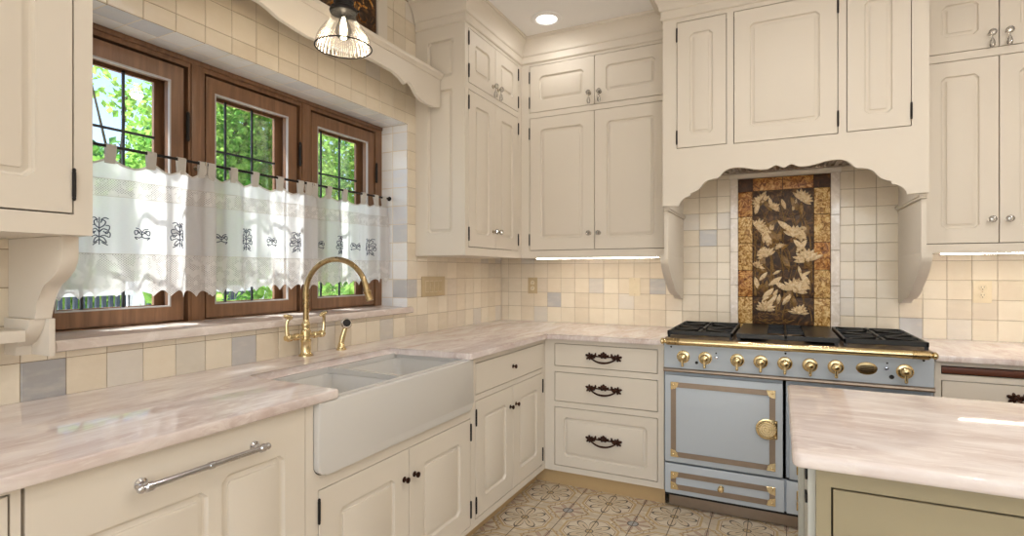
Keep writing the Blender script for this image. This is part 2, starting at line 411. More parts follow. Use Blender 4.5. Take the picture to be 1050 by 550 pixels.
# the window reveal: soffit and cheeks in tile whitened to paint the daylight in
st = lambda n, P, *a, **k: tiles(n, wall_left, P, *a, pal=PAL_DAYLIT, **k)
tiles('soffit_tiling', wall_left, lambda a, b, c: (b, a, WZ1-.0005-c), WY0, WY1, -.19, -.002, -2.949, -.108, PA, .108, pal=PAL_DAYLIT)
tiles('reveal_tiling', wall_left, lambda a, b, c: (a, WY1-c-.0005, b), -.19, -.002, WZ0, WZ1, -.108, OZ, .108, .107, pal=PAL_DAYLIT, greys={(0,1): GREY_B, (0,4): lin(206,208,212)})
tiles('reveal_tiling', wall_left, lambda a, b, c: (a, WY0+c+.0005, b), -.19, -.002, WZ0, WZ1, -.108, OZ, .108, .107, pal=PAL_DAYLIT)

# sill
SILLM = mat_marble('pale_sill_marble', lin(226,220,214), lin(206,192,184), (2.6,1,2))
sl = MB(); sl.prism([(-.192,1.062),(.016,1.046),(.024,1.050),(.026,1.060),(.024,1.072),(.016,1.080),(-.192,1.086)], 'y', -2.874, -1.150)
struct('trim_1', sl, SILLM)
# outer wooden window frame with its two mullions
fr = MB(M_left(0)); HX = -.19
fr.frame(WY0, WY1, 1.070, WZ1, [(WY0+.042, -2.344, 1.088, 2.100), (-2.276, -1.784, 1.088, 2.100), (-1.715, WY1-.054, 1.088, 2.100)], -.285, HX)
fr.frame(WY0+.02, WY1-.02, 1.07, WZ1-.02, [(WY0+.046, -2.358, 1.12, 2.06), (-2.27, -1.797, 1.12, 2.06), (-1.709, WY1-.062, 1.12, 2.06)], -.285, -.262)
trim2 = struct('trim_2', fr, WOOD)
rb = MB(); rb.box(HX-.002, HX+.008, WY0, WY1, 2.118, 2.137, .002)
for y0, y1 in ((-2.334,-2.294), (-1.773,-1.733)): rb.box(HX-.002, HX+.006, y0, y1, 1.088, 2.118, .002)
struct('moulding', rb, WOOD, trim2)
SASH = [(-2.825,-2.360), (-2.267,-1.800), (-1.707,-1.239)]
for k, (y0, y1) in enumerate(SASH, 1):
    z0, z1, gy0, gy1, gz0, gz1 = 1.094, 2.090, y0+.041, y1-.052, 1.150, 2.028
    s_ = MB(M_left(0)); s_.frame(y0, y1, z0, z1, [(gy0, gy1, gz0, gz1)], -.232, -.194)
    win = struct(f'window_{k}', s_, WOOD)
    bd = MB(M_left(0)); bd.frame(gy0-.002, gy1+.002, gz0-.002, gz1+.002, [(gy0+.0035, gy1-.0035, gz0+.0035, gz1-.0035)], -.204, -.1935)
    struct('glazing_bead', bd, BEADM, win)
    of = MB(M_left(0)); og1 = gy1-.022
    of.frame(gy0-.03, y1, gz0-.03, gz1+.03, [(gy0+.002, og1, gz0+.004, gz1-.006)], -.276, -.262); struct('outer_frame', of, WOOD, win)
    struct('pane', MB(M_left(0)).box(gy0-.01, og1+.006, -.2685, -.2665, gz0-.005, gz1+.005), GLASS, win)
    mu = MB(M_left(0)); b = -.133
    base = {1: -2.546, 2: -2.001, 3: -1.449}[k]
    for q in (-2, -1, 0, 1):
        yy = base+q*.1335
        if gy0+.02 < yy < og1-.02: mu.box(yy-.0045, yy+.0045, -.262, -.256, gz0, gz1)
    for q in range(0, 4): 
        zz = 1.805-q*.222; mu.box(gy0, og1, -.263, -.257, zz-.0045, zz+.0045)
    struct('glazing_bars', mu, MUNTIN, win)
    hg = MB()
    for zz in (1.86,):
        hg.cyl((-.181, y1+.009, zz-.045), (0,0,1), .007, .09, 10); hg.ell((-.181, y1+.009, zz+.05), (.007,.007,.010)); hg.ell((-.181, y1+.009, zz-.05), (.007,.007,.010))
    struct('hinge', hg, IRON, win)

# crown moulding: one profile swept round the cabinet fronts
def sweep(mb, path, prof):
    path = [Vector(p) for p in path]; rings = []
    for i, p in enumerate(path):
        ds = []
        if i > 0: ds.append((path[i]-path[i-1]).normalized())
        if i < len(path)-1: ds.append((path[i+1]-path[i]).normalized())
        ns = [Vector((d.y, -d.x)) for d in ds]
        n = sum(ns, Vector((0,0))); n = n/ n.length; k = 1/max(.3, n.dot(ns[0])); n *= k
        rings.append([(p.x+n.x*o_, p.y+n.y*o_, z) for o_, z in prof])
    mb.loft(rings)
CR = [(-.03,2.694),(.006,2.694),(.011,2.699),(.012,2.707),(.009,2.714),(.009,2.742),(.016,2.746),(.019,2.753),(.018,2.760),(.024,2.776),(.033,2.794),(.046,2.812),(.062,2.826),(.068,2.829),(.070,2.836),(.076,2.838),(.078,H-.0005),(-.03,H-.0005)]
cr = MB(); sweep(cr, [(.004,-1.10),(.34,-1.10),(.34,-.36),(1.335,-.36),(1.335,-.60),(2.548,-.60),(2.548,-.36),(3.6,-.36)], CR)
struct('trim_3', cr, CREAM)

# ------------------------------------------------------------------ cabinets
def hinge(mb, a, b, L=.062, r=.0046, c=.004):
    mb.cyl((a, c, b-L/2), (0,0,1), r, L, 8); mb.ell((a, c, b+L/2+.004), (r,r,.006), u=8, w=5); mb.ell((a, c, b-L/2-.004), (r,r,.006), u=8, w=5)
KN_BRASS = [(.0135,0),(.0135,.002),(.010,.0035),(.005,.005),(.0045,.012),(.006,.014),(.0115,.017),(.0135,.021),(.0125,.025),(.008,.0275),(.0005,.028)]
def knob(parent, M, a, b, style):
    m = MB(M)
    if style == 'bronze':
        m.lathe([(r_*.84, z_*.9) for r_, z_ in KN_BRASS], (a,0,b), (0,1,0), 14); return m.build('knob', BRONZE, parent)
    m.lathe([(.0125,0),(.0125,.0025),(.007,.004),(.0055,.012),(.009,.014),(.009,.016)], (a,0,b), (0,1,0), 14)
    k = m.build('knob', NICKEL, parent)
    g = MB(M); g.lathe([(.007,.016),(.0135,.020),(.0165,.027),(.0155,.033),(.011,.037),(.0005,.038)], (a,0,b), (0,1,0), 12)
    g.build('crystal', CRYSTAL, k, 20)
    if style == 'drop':
        d = MB(M); d.lathe([(.002,0),(.003,-.012),(.008,-.024),(.0115,-.038),(.0115,-.048),(.008,-.056),(.0005,-.059)], (a,.022,b-.012), (0,0,1), 12)
        d.build('drop_pendant', CRYSTAL, k)
    return k
def bail(parent, M, a, b, W=.080):
    m = MB(M); k_ = 1.12
    def leaf(x, z, L, w, an):
        m.ell((x+math.cos(an)*L*.5, .0055, z+math.sin(an)*L*.5), (L*.56, .0055, w), Matrix.Rotation(-an,3,'Y'), 8, 5)
    for s in (-1, 1):
        x = a+s*W; D = lambda d: math.radians(d if s > 0 else 180-d)
        for d, L, w in ((20,.026,.008),(75,.022,.007),(-35,.024,.007),(130,.020,.007),(165,.034,.007),(-80,.018,.006),(200,.022,.006)): leaf(x, b+.004, L*k_, w, D(d))
        m.ell((x,.012,b+.004), (.008,.009,.008), None, 8, 6)
        leaf(x-s*.030, b+.008, .020, .006, D(100)); leaf(x-s*.030, b+.008, .016, .005, D(-60))
    for d, L, w in ((90,.024,.010),(50,.022,.008),(130,.022,.008),(15,.030,.007),(165,.030,.007),(-30,.016,.006),(210,.016,.006)): leaf(a, b+.008, L*k_, w, math.radians(d))
    m.ell((a,.011,b+.010), (.008,.008,.009), None, 8, 6)
    m.tube([(a-W+.008,.004,b+.004),(a-.042,.004,b+.007),(a,.004,b+.006),(a+.042,.004,b+.007),(a+W-.008,.004,b+.004)], .0042, 6)
    k = m.build('handle', BRONZE, parent)
    t = MB(M); pts = []
    for i in range(17):
        u = -1+i/8; pts.append((a+u*(W-.006), .015+.010*(1-u*u), b-.002-.024*(1-abs(u)**2.2)))
    t.tube(pts, [.0042+.0022*(1-abs(-1+i/8)) for i in range(17)], 8)
    t.build('bail', BRONZE, k)

def cabinet(label, cat, M, A, B, depth, openings, doors, drawers=(), loc=None, body=None, group=None, kind='cabinet', body_mat=CREAM, panels=()):
    """face-framed cabinet. doors: (a0,a1,b0,b1, hinge_a list of (a,b), knob (a,b) or None, style, stile)"""
    p = M @ Vector(((A[0]+A[1])/2, -depth/2, B[0]))
    root = thing(kind, label, cat, loc or p, group)
    f = MB(M); f.frame(A[0], A[1], B[0], B[1], openings, -.020, 0); f.build('face_frame', body_mat, root, 0)
    if body: body(root)
    else:
        c = MB(M); T = .018
        c.box(A[0], A[0]+T, -depth, -.0205, B[0], B[1]); c.box(A[1]-T, A[1], -depth, -.0205, B[0], B[1])
        c.box(A[0]+T, A[1]-T, -depth, -.0205, B[0], B[0]+T); c.box(A[0]+T, A[1]-T, -depth, -.0205, B[1]-T, B[1])
        c.build('carcass', body_mat, root, 0)
        i = MB(M); i.box(A[0]+T, A[1]-T, -.075, -.07, B[0]+T, B[1]-T); i.build('interior_shade', CAVITY_SHADE, root, 0)  # dark sheet that paints the shade seen through the door gaps
    for (a0, a1, b0, b1, hs, kn, sty, stl) in doors:
        d = MB(M); d.panel(a0, a1, b0, b1, -.0195, .0205, stl); dr = d.build('door', body_mat, root, 25)
        for ha, hb in hs:
            h = MB(M); hinge(h, ha, hb); h.build('hinge', IRON, dr)
        if kn: knob(dr, M, kn[0], kn[1], sty)
    for (a0, a1, b0, b1, raised, pulls) in drawers:
        d = MB(M); d.panel(a0, a1, b0, b1, -.0195, .0205, .055 if raised else .01, raised=raised); dr = d.build('drawer', body_mat, root, 25)
        for q in pulls:
            if q[0] == 'bail': bail(dr, M.copy() @ Matrix.Translation((0,.001,0)), q[1], q[2])
            else: knob(dr, M, q[1], q[2], q[0])
    return root
gp = .0036
def op(a0, a1, b0, b1): return (a0-gp, a1+gp, b0-gp, b1+gp)

# upper cabinet on the window wall, with its panelled end
ML = M_left(.34)
def left_body(root):
    T = .018; c = MB()
    c.box(.001, .3195, -1.0815, -.36, 1.377, 1.395); c.box(.001, .3195, -1.0815, -.001, 2.676, 2.694); c.box(.001, .3195, -.36, -.342, 1.395, 2.676)
    c.build('carcass', CREAM, root, 0)
    i = MB(); i.box(.26, .265, -1.08, -.361, 1.396, 2.675); i.build('interior_shade', CAVITY_SHADE, root, 0)
    e = MB(M_back(-1.082)); E = .018
    e.frame(.001, .3198, 1.377, 2.694, [(.086, .262, 2.395, 2.615), (.086, .258, 1.505, 2.33)], 0, E); ep = e.build('end_panel', CREAM, root, 0)
    for a0, a1, b0, b1 in ((.086, .262, 2.395, 2.615), (.086, .258, 1.505, 2.33)):
        q = MB(M_back(-1.082)); q.panel(a0-.002, a1+.002, b0-.002, b1+.002, .001, .013, .004); q.build('raised_panel', CREAM, ep, 25)
LU0, LU1, LUC = -1.060, -.414, -.737
hz = lambda a, zs: [(a, z) for z in zs]
cabinet('cream upper cabinet of four doors beside the window, with a panelled end', 'cabinet', ML, (-1.10, -.36), (1.377, 2.694), .34,
    [op(LU0, LU1, 2.366, 2.672), op(LU0, LU1, 1.428, 2.322)],
    [(LU0, LUC-.002, 2.366, 2.672, hz(LU0-.002, (2.615, 2.43)), (LUC-.035, 2.425), 'drop', .07), (LUC+.002, LU1, 2.366, 2.672, hz(LU1+.002, (2.615, 2.43)), (LUC+.035, 2.425), 'drop', .07),
     (LU0, LUC-.002, 1.428, 2.322, hz(LU0-.002, (2.25, 1.50)), (LUC-.03, 1.53), 'crystal', .075), (LUC+.002, LU1, 1.428, 2.322, hz(LU1+.002, (2.25, 1.50)), (LUC+.03, 1.53), 'crystal', .075)],
    body=left_body, group='upper cabinets')

# upper cabinet on the range wall, left of the hood
MBk = M_back(-.36); BU0, BU1, BUC = .405, 1.318, .860
cabinet('cream four-door upper cabinet between the corner and the range hood', 'cabinet', MBk, (.3405, 1.334), (1.377, 2.694), .359,
    [op(BU0, BU1, 2.363, 2.674), op(BU0, BU1, 1.430, 2.321)],
    [(BU0, BUC-.002, 2.363, 2.674, hz(BU0-.002, (2.60, 2.43)), (.827, 2.435), 'drop', .072), (BUC+.002, BU1, 2.363, 2.674, hz(BU1+.002, (2.60, 2.43)), (.896, 2.435), 'drop', .072),
     (BU0, BUC-.002, 1.430, 2.321, hz(BU0-.002, (2.22, 1.50)), (.828, 1.533), 'crystal', .077), (BUC+.002, BU1, 1.430, 2.321, hz(BU1+.002, (2.22, 1.50)), (.892, 1.533), 'crystal', .077)], group='upper cabinets')
# upper cabinet right of the hood
RU0, RU1, RUC = 2.570, 3.160, 2.865
cabinet('cream upper cabinet of four doors to the far side of the range hood', 'cabinet', MBk, (2.547, 3.60), (1.377, 2.694), .359,
    [op(RU0, RU1, 2.363, 2.674), op(RU0, RU1, 1.424, 2.318), op(3.20, 3.57, 1.424, 2.674)],
    [(RU0, RUC-.002, 2.363, 2.674, [], (2.834, 2.425), 'drop', .075), (RUC+.002, RU1, 2.363, 2.674, hz(RU1+.002, (2.6, 2.43)), (2.898, 2.425), 'drop', .075),
     (RU0, RUC-.002, 1.424, 2.318, hz(RU0-.002, (2.22, 1.50)), (2.834, 1.535), 'crystal', .072), (RUC+.002, RU1, 1.424, 2.318, hz(RU1+.002, (2.22, 1.50)), (2.898, 1.535), 'crystal', .072),
     (3.20, 3.57, 1.424, 2.674, [], None, '', .075)], group='upper cabinets')
# near upper cabinet, mostly out of frame
nc = cabinet('cream upper cabinet at the near end of the window, carried on a curved bracket', 'cabinet', M_left(.35), (-3.62, -2.94), (1.375, H-.002), .349,
    [op(-3.58, -2.984, 1.429, 2.82)],
    [(-3.58, -2.984, 1.429, 2.82, hz(-2.982, (1.50, 2.70)), (-3.545, 1.53), 'crystal', .075)], group='upper cabinets')
# scrolled bracket under it
bp = [(0,1.3745),(.295,1.3745),(.295,1.328),(.290,1.310),(.278,1.292),(.258,1.273),(.238,1.262),(.215,1.252),(.200,1.240),(.190,1.220),(.183,1.200),(.178,1.160),(.172,1.157),(.168,1.142),(.160,1.122),(.146,1.104),(.134,1.094),(.130,1.080),(.130,1.058),(0,1.058)]
k_ = [(.0005,1.3745),(.282,1.3745),(.282,1.325),(.277,1.306),(.265,1.288),(.245,1.272),(.222,1.260),(.200,1.250),(.182,1.238),(.170,1.222),(.161,1.203),(.153,1.180),(.147,1.157),(.0005,1.157)]
b_ = MB(); b_.prism(k_, 'y', -2.977, -2.938, .003)
root = thing('bracket', 'large scrolled cream bracket under the near upper cabinet', 'bracket', (.0,-2.957,1.055))
b_.build('scroll', CREAM, root, 30)
bb = MB(); bb.prism([(.0005,1.1565),(.140,1.1565),(.136,1.140),(.122,1.118),(.100,1.098),(.078,1.086),(.066,1.080),(.066,1.055),(.0005,1.055)], 'y', -2.986, -2.950, .002); bb.box(.0005, .158, -2.950, -2.936, 1.055, 1.1565, .001); bb.build('moulded_foot', CREAM, root, 30)
s_ = MB(); s_.box(.0005, .125, -3.62, -2.9865, 1.097, 1.128, .003); tag(s_.build('spice_shelf', CREAM, None, 30, (.07,-3.3,1.097)), 'narrow cream wall shelf running up to the scrolled bracket', 'shelf')

# scalloped valance over the window
VC = -2.03
half = [(0,2.262),(.04,2.256),(.10,2.262),(.19,2.272),(.235,2.288),(.27,2.296),(.31,2.300),(.36,2.301),(.42,2.301),(.50,2.297),(.56,2.284),(.585,2.270),(.60,2.262),(.615,2.278),(.635,2.283),(.655,2.279),(.675,2.263),(.69,2.245),(.715,2.228),(.745,2.217),(.80,2.213),(.86,2.216),(.9275,2.230)]
half = [(a, z-.0) for a, z in half]
low = [(VC+a, z) for a, z in half]; lft = [(VC-a, z) for a, z in half[1:]][::-1]
yl = -2.938
lft = [(max(p[0], yl), p[1]) for p in lft]
pts = lft + low + [(-1.1025, 2.386), (yl, 2.386)]
root = thing('window_valance', 'scalloped cream valance board with a ledge spanning above the window', 'valance', (.09, VC, 2.21))
v_ = MB(); v_.prism(pts, 'x', .158, .178, .002); v_.build('scalloped_board', CREAM, root, 30)
v_ = MB(); v_.prism([(.0005,2.386),(.182,2.386),(.186,2.392),(.192,2.398),(.198,2.402),(.198,2.418),(.194,2.422),(.0005,2.422)], 'y', yl, -1.102, .0); v_.build('ledge', CREAM, root, 30)
# framed dark tile panel standing on the valance ledge
root = thing('tile_picture', 'dark brown figured tile panel in a cream frame above the window valance', 'tile panel', (.01, VC, 2.4225))
pn = MB(M_left(0)); pn.box(-2.60, -1.46, .001, .012, 2.4225, 2.765); pn.build('figured_tile', POND, root, 0)
r2 = random.Random(8)
for i in range(34):
    y, z = r2.uniform(-2.55,-1.5), r2.uniform(2.46,2.73); a = r2.uniform(0,6.28); rr = r2.uniform(.03,.06); n_ = 12
    sw = MB(); sw.tube([(.013, y+math.cos(a+t*.42)*rr*(1-t/16), z+math.sin(a+t*.42)*rr*(1-t/16)) for t in range(n_)], [.006*(1-t/14) for t in range(n_)], 6); sw.build('scroll_relief', AMBER_R, root)
fm = MB(M_left(0)); fm.frame(-2.67, -1.385, 2.4225, 2.83, [(-2.60, -1.46, 2.40, 2.765)], .001, .024); fm.build('frame', CREAM, root, 0)

# ------------------------------------------------------------------ hood
HM = M_back(-.60); X0, X1, XC = 1.335, 2.547, 1.943
cv = [(1.371,1.652),(1.423,1.650),(1.428,1.666),(1.438,1.679),(1.450,1.690),(1.466,1.698),(1.482,1.701),(1.487,1.717),(1.505,1.722),(1.521,1.730),(1.535,1.742),(1.546,1.757),(1.558,1.771),(1.576,1.782),(1.600,1.787),(1.626,1.790),(1.638,1.800),(1.650,1.815),(1.665,1.828),(1.684,1.836),(1.704,1.839),(1.730,1.839),(1.757,1.835),(1.785,1.828),(1.809,1.822),(1.835,1.818),(1.855,1.817),(1.872,1.819),(1.884,1.824),(1.896,1.831),(1.908,1.835),(1.918,1.832),(1.930,1.824),(1.943,1.820)]
cv = cv + [(2*XC-x, z) for x, z in cv[-2::-1]]
def hood_body(root):
    c = MB(); c.box(X0, X0+.02, -.579, -.001, 1.66, 2.694); c.box(X1-.02, X1, -.579, -.001, 1.66, 2.694); c.box(X0+.02, X1-.02, -.579, -.001, 2.674, 2.694)
    c.box(X0+.02, X1-.02, -.579, -.001, 1.905, 1.93); c.build('carcass', CREAM, root, 0)
    i = MB(); i.box(X0+.021, X1-.021, -.53, -.525, 1.931, 2.673); i.build('interior_shade', CAVITY_SHADE, root, 0)
    vb = MB(); vb.prism([(X0,1.94),(X0,1.652)]+cv+[(X1,1.652),(X1,1.94)], 'y', -.60, -.578); vb.build('scalloped_apron', CREAM, root, 30)
    ins = MB(); ins.frame(1.56, 2.32, -.52, -.07, [(1.60, 2.28, -.48, -.11)], 0, .012); ins.bm.transform(Matrix(((1,0,0,0),(0,0,1,0),(0,1,0,1.890),(0,0,0,1)))); li = ins.build('extractor_liner', STEEL, root, 0)
    bf = MB()
    for q in range(18): bf.box(1.61+q*.0372, 1.63+q*.0372, -.48, -.11, 1.893, 1.903)
    bf.build('baffle_filter', STEEL, li, 0)
cabinet('wide cream range hood cabinet of three doors with a scalloped apron', 'range hood', HM, (X0, X1), (1.94, 2.694), .599,
    [op(1.414, 1.668, 1.972, 2.668), op(1.708, 2.181, 1.969, 2.668), op(2.222, 2.477, 1.972, 2.668)],
    [(1.414, 1.668, 1.972, 2.668, hz(1.412, (2.60, 2.03)), None, '', .068), (1.708, 2.181, 1.969, 2.668, hz(2.183, (2.60, 2.04)), None, '', .076), (2.222, 2.477, 1.972, 2.668, hz(2.479, (2.60, 2.04)), None, '', .072)],
    body=hood_body, kind='range_hood')
# corbels that carry the hood
cp = [(-.0005,1.650),(-.575,1.650),(-.575,1.632),(-.560,1.622),(-.552,1.612),(-.552,1.36),(-.550,1.345),(-.535,1.325),(-.50,1.29),(-.455,1.255),(-.41,1.232),(-.37,1.215),(-.345,1.19),(-.30,1.165),(-.24,1.148),(-.17,1.138),(-.12,1.130),(-.10,1.112),(-.0005,1.108)]
for side, lb in ((0, 'cream corbel under the hood end nearest the corner, beside the plain wall plate'), (1, 'cream corbel under the hood end beside the double wall outlet')):
    ua, ub = ((1.3358, 1.356) if side == 0 else (2.526, 2.5462)); la, lb_ = ((1.312, 1.356) if side == 0 else (2.526, 2.570))
    root = thing('corbel', lb, 'corbel', ((ua+ub)/2, -.3, 1.108), 'corbels under the range hood')
    up = [(max(p[0], -.552), p[1]) for p in cp if p[1] > 1.3771]; up = [(-.0005,1.629),(-.552,1.629),(-.552,1.3765),(-.0005,1.3765)]
    m = MB(); m.prism(up, 'x', ua, ub); m.build('side_panel', CREAM, root, 0)
    lo = [(-.0005,1.3762),(-.552,1.3762)]+[p for p in cp if p[1] < 1.37]
    m = MB(); m.prism(lo, 'x', la, lb_, .003); m.build('scroll', CREAM, root, 30)
    e0, e1 = (1.3358, 1.372) if side == 0 else (2.510, 2.5462)
    m = MB(); m.box(e0, e1, -.577, -.001, 1.640, 1.6515, .002); m.box(min(ua, e0+.006 if side else ua), max(ub, e1-.006 if not side else ub), -.570, -.001, 1.6295, 1.640, .002); m.build('capital', CREAM, root, 30)
# ------------------------------------------------------------------ base cabinets
BL, BB, BT = M_left(.65), M_back(-.68), .8835
def base_body(A, kickrec, M, depth, top=BT):
    def f(root):
        T = .018; c = MB(M)
        c.box(A[0], A[0]+T, -depth, -.0205, .09, top); c.box(A[1]-T, A[1], -depth, -.0205, .09, top); c.box(A[0]+T, A[1]-T, -depth, -.0205, .09, .108)
        c.build('carcass', CREAM, root, 0)
        i = MB(M); i.box(A[0]+T, A[1]-T, -.075, -.07, .108, top-.001); i.build('interior_shade', CAVITY_SHADE, root, 0)
        k = MB(M); k.box(A[0]-(.069 if kickrec < .05 and A[0] < 1 else 0), A[1]+(.034 if A[1] > -.7 and A[1] < 0 else 0), -kickrec-.015, -kickrec, 0, .0895); k.build('toe_kick', CREAM_DARK, root, 0)
    return f
at = lambda M, A, d: tuple(M @ Vector(((A[0]+A[1])/2, -d/2, 0)))
# far left unit, only its edge in frame
A = (-3.90, -3.203); cabinet('cream base cabinet at the near end of the window run', 'cabinet', BL, A, (.09, BT), .64, [op(-3.87, -3.222, .12, .87)], [(-3.87, -3.222, .12, .87, [], None, '', .08)], loc=at(BL, A, .64), body=base_body(A, .07, BL, .64), group='base cabinets')
# wide double-panelled front with the bar pull
A = (-3.2025, -2.5265); r_ = thing('panelled_cabinet', 'cream base cabinet front of two raised panels with a long chrome bar pull', 'cabinet', at(BL, A, .64), 'base cabinets')
base_body(A, .07, BL, .64)(r_)
d = MB(BL); a0, a1, b0, b1 = A[0]+.006, A[1]-.002, .10, .878
d.frame(a0, a1, b0, b1, [(-3.115, -2.832, .15, .742), (-2.798, -2.600, .15, .762)], -.02, 0)
dr = d.build('front_panel', CREAM, r_, 0)
for q0, q1, z1 in ((-3.115, -2.832, .742), (-2.798, -2.600, .762)):
    d = MB(BL); d.panel(q0-.003, q1+.003, .147, z1+.003, -.019, .0185, .004); d.build('raised_panel', CREAM, dr, 25)
d = MB(BL); d.tube([(-3.005,.033,.812),(-2.69,.033,.812)], .0075, 12)
for a in (-2.992, -2.703):
    d.lathe([(.014,.0),(.014,.004),(.008,.007),(.007,.026),(.010,.033)], (a,0,.812), (0,1,0), 14)
    d.lathe([(.0075,0),(.011,.003),(.011,.016),(.0078,.019)], (a-.010,.033,.812), (1,0,0), 14)
for a in (-2.8475,): d.lathe([(.0076,0),(.0095,.002),(.0095,.014),(.0076,.016)], (a-.008,.033,.812), (1,0,0), 14)
for a, s in ((-3.005,-1),(-2.69,1)): d.ell((a+s*.004,.033,.812), (.009,.0095,.0095))
d.build('bar_pull', CHROME, r_)
# sink base
S0, S1, SC = -2.474, -1.565, -2.020; A = (-2.526, -1.5385)
def sink_body(root):
    T = .018; c = MB(BL); c.box(A[0], A[0]+T, -.64, -.0205, .09, BT); c.box(A[1]-T, A[1], -.64, -.0205, .09, BT); c.box(A[0]+T, A[1]-T, -.64, -.0205, .09, .108); c.build('carcass', CREAM, root, 0)
    i = MB(BL); i.box(A[0]+T, A[1]-T, -.075, -.07, .108, .645); i.build('interior_shade', CAVITY_SHADE, root, 0)
    k = MB(BL); k.box(A[0], A[1], -.085, -.07, 0, .0895); k.build('toe_kick', CREAM_DARK, root, 0)
    for cy, s in ((-2.496, 1), (-1.5645, -1)):      # rounded lower corners of the sink opening
        q = MB(); ccy, ccz, rr_ = (-2.493+.034, .690, .037) if s > 0 else (-1.5675-.034, .690, .037)
        q.prism([(cy, .653), (cy, ccz)] + [(ccy-s*rr_*math.cos(math.radians(a)), ccz-rr_*math.sin(math.radians(a))) for a in range(0, 91, 15)] + [(ccy, .653)], 'x', .631, .650); q.build('opening_corner', CREAM, root, 0)
cabinet('cream sink cabinet with two doors under the white apron sink', 'cabinet', BL, A, (.09, BT), .64, [op(S0, S1, .114, .606), (-2.496, -1.5645, .653, BT)],
    [(S0, SC-.002, .114, .606, hz(S0-.002, (.545, .19)), (SC-.032, .497), 'bronze', .085), (SC+.002, S1, .114, .606, hz(S1+.002, (.545, .19)), (SC+.032, .497), 'bronze', .085)],
    loc=at(BL, A, .64), body=sink_body, group='base cabinets')
# corner unit on the window run
A = (-1.538, -.6505); D0, D1, DC = -1.512, -.722, -1.118
def cornerframe(root):
    base_body((A[0], A[1]), .07, BL, .64)(root)
cabinet('cream corner base cabinet with one drawer above two doors', 'cabinet', BL, (A[0], -.6805), (.09, BT), .64, [op(D0, D1, .708, .853), op(D0, D1, .128, .676)],
    [(D0, DC-.002, .128, .676, hz(D0-.002, (.60, .19)), (DC-.034, .570), 'bronze', .08), (DC+.002, D1, .128, .676, hz(D1+.002, (.60, .19)), (DC+.034, .572), 'bronze', .08)],
    [(D0, D1, .708, .853, False, [('bronze', -1.119, .780)])], loc=at(BL, A, .64), body=base_body((A[0], -.6805), .07, BL, .64), group='base cabinets')
# three-drawer unit on the range wall
A = (.6505, 1.3565); q0, q1 = .716, 1.320
cabinet('cream base cabinet of three drawers with dark leafy pulls beside the range', 'cabinet', BB, A, (.09, BT), .67, [op(q0, q1, .723, .852), op(q0, q1, .512, .682), op(q0, q1, .127, .472)], [],
    [(q0, q1, .723, .852, False, [('bail', 1.017, .786)]), (q0, q1, .512, .682, False, [('bail', 1.017, .600)]), (q0, q1, .127, .472, True, [('bail', 1.017, .305)])],
    loc=at(BB, A, .67), body=base_body(A, .035, BB, .67), group='base cabinets')
# right of the range: pull-out board above a drawer
A = (2.5495, 3.60); rr0, rr1 = 2.577, 3.16
rb_ = cabinet('cream base cabinet past the range with a slotted board above its drawer', 'cabinet', BB, A, (.09, BT), .67, [op(rr0, rr1, .828, .860), op(rr0, rr1, .648, .795), op(rr0, rr1, .127, .61), op(3.2, 3.57, .127, .86)],
    [(3.2, 3.57, .127, .86, [], None, '', .075)], [(rr0, rr1, .648, .795, False, [('bail', 2.905, .738)]), (rr0, rr1, .127, .61, True, [('bail', 2.868, .36)])],
    loc=at(BB, A, .67), body=base_body(A, .035, BB, .67), group='base cabinets')
b_ = MB(BB); b_.box(rr0+.001, rr1-.001, -.45, -.008, .829, .8575, .002); b_.build('pull_out_board', BOARD, rb_)

# ------------------------------------------------------------------ worktops
def slab(name, pts, mat, label, z0=.884, z1=.914, rnd=.006):
    b = MB(); b.prism(pts, 'z', z0, z1)
    es = [e for e in b.bm.edges if abs(e.verts[0].co.z-e.verts[1].co.z) < 1e-5 and not all(v.co.x < .002 or v.co.y > -.002 for v in e.verts) and not all(abs(v.co.x-1.3575) < .002 or abs(v.co.x-2.549) < .002 for v in e.verts)]
    bmesh.ops.bevel(b.bm, geom=es, offset=rnd, segments=3, affect='EDGES', profile=.5)
    xs = [p[0] for p in pts]; ys = [p[1] for p in pts]
    return tag(b.build(name, mat, None, 40, ((min(xs)+max(xs))/2, (min(ys)+max(ys))/2, z0)), label, 'worktop')
def arc(cx, cy, r, a0, a1, n=5): return [(cx+r*math.cos(math.radians(a0+(a1-a0)*i/n)), cy+r*math.sin(math.radians(a0+(a1-a0)*i/n))) for i in range(n+1)]
pts = [(.0005,-3.9),(.678,-3.9)] + arc(.666,-2.425,.012,0,90,3) + arc(.262,-2.375,.038,270,180,4)[0:] + arc(.262,-1.640,.038,180,90,4) + arc(.666,-1.590,.012,270,360,3) + [(.678,-.718),(1.3575,-.718),(1.3575,-.0005),(.0005,-.0005)]
slab('countertop', pts, MARBLE, 'glossy pink stone worktop turning the corner round the apron sink')
slab('countertop', [(2.549,-.718),(3.6,-.718),(3.6,-.0005),(2.549,-.0005)], MARBLE, 'short pink stone worktop on the far side of the range', )

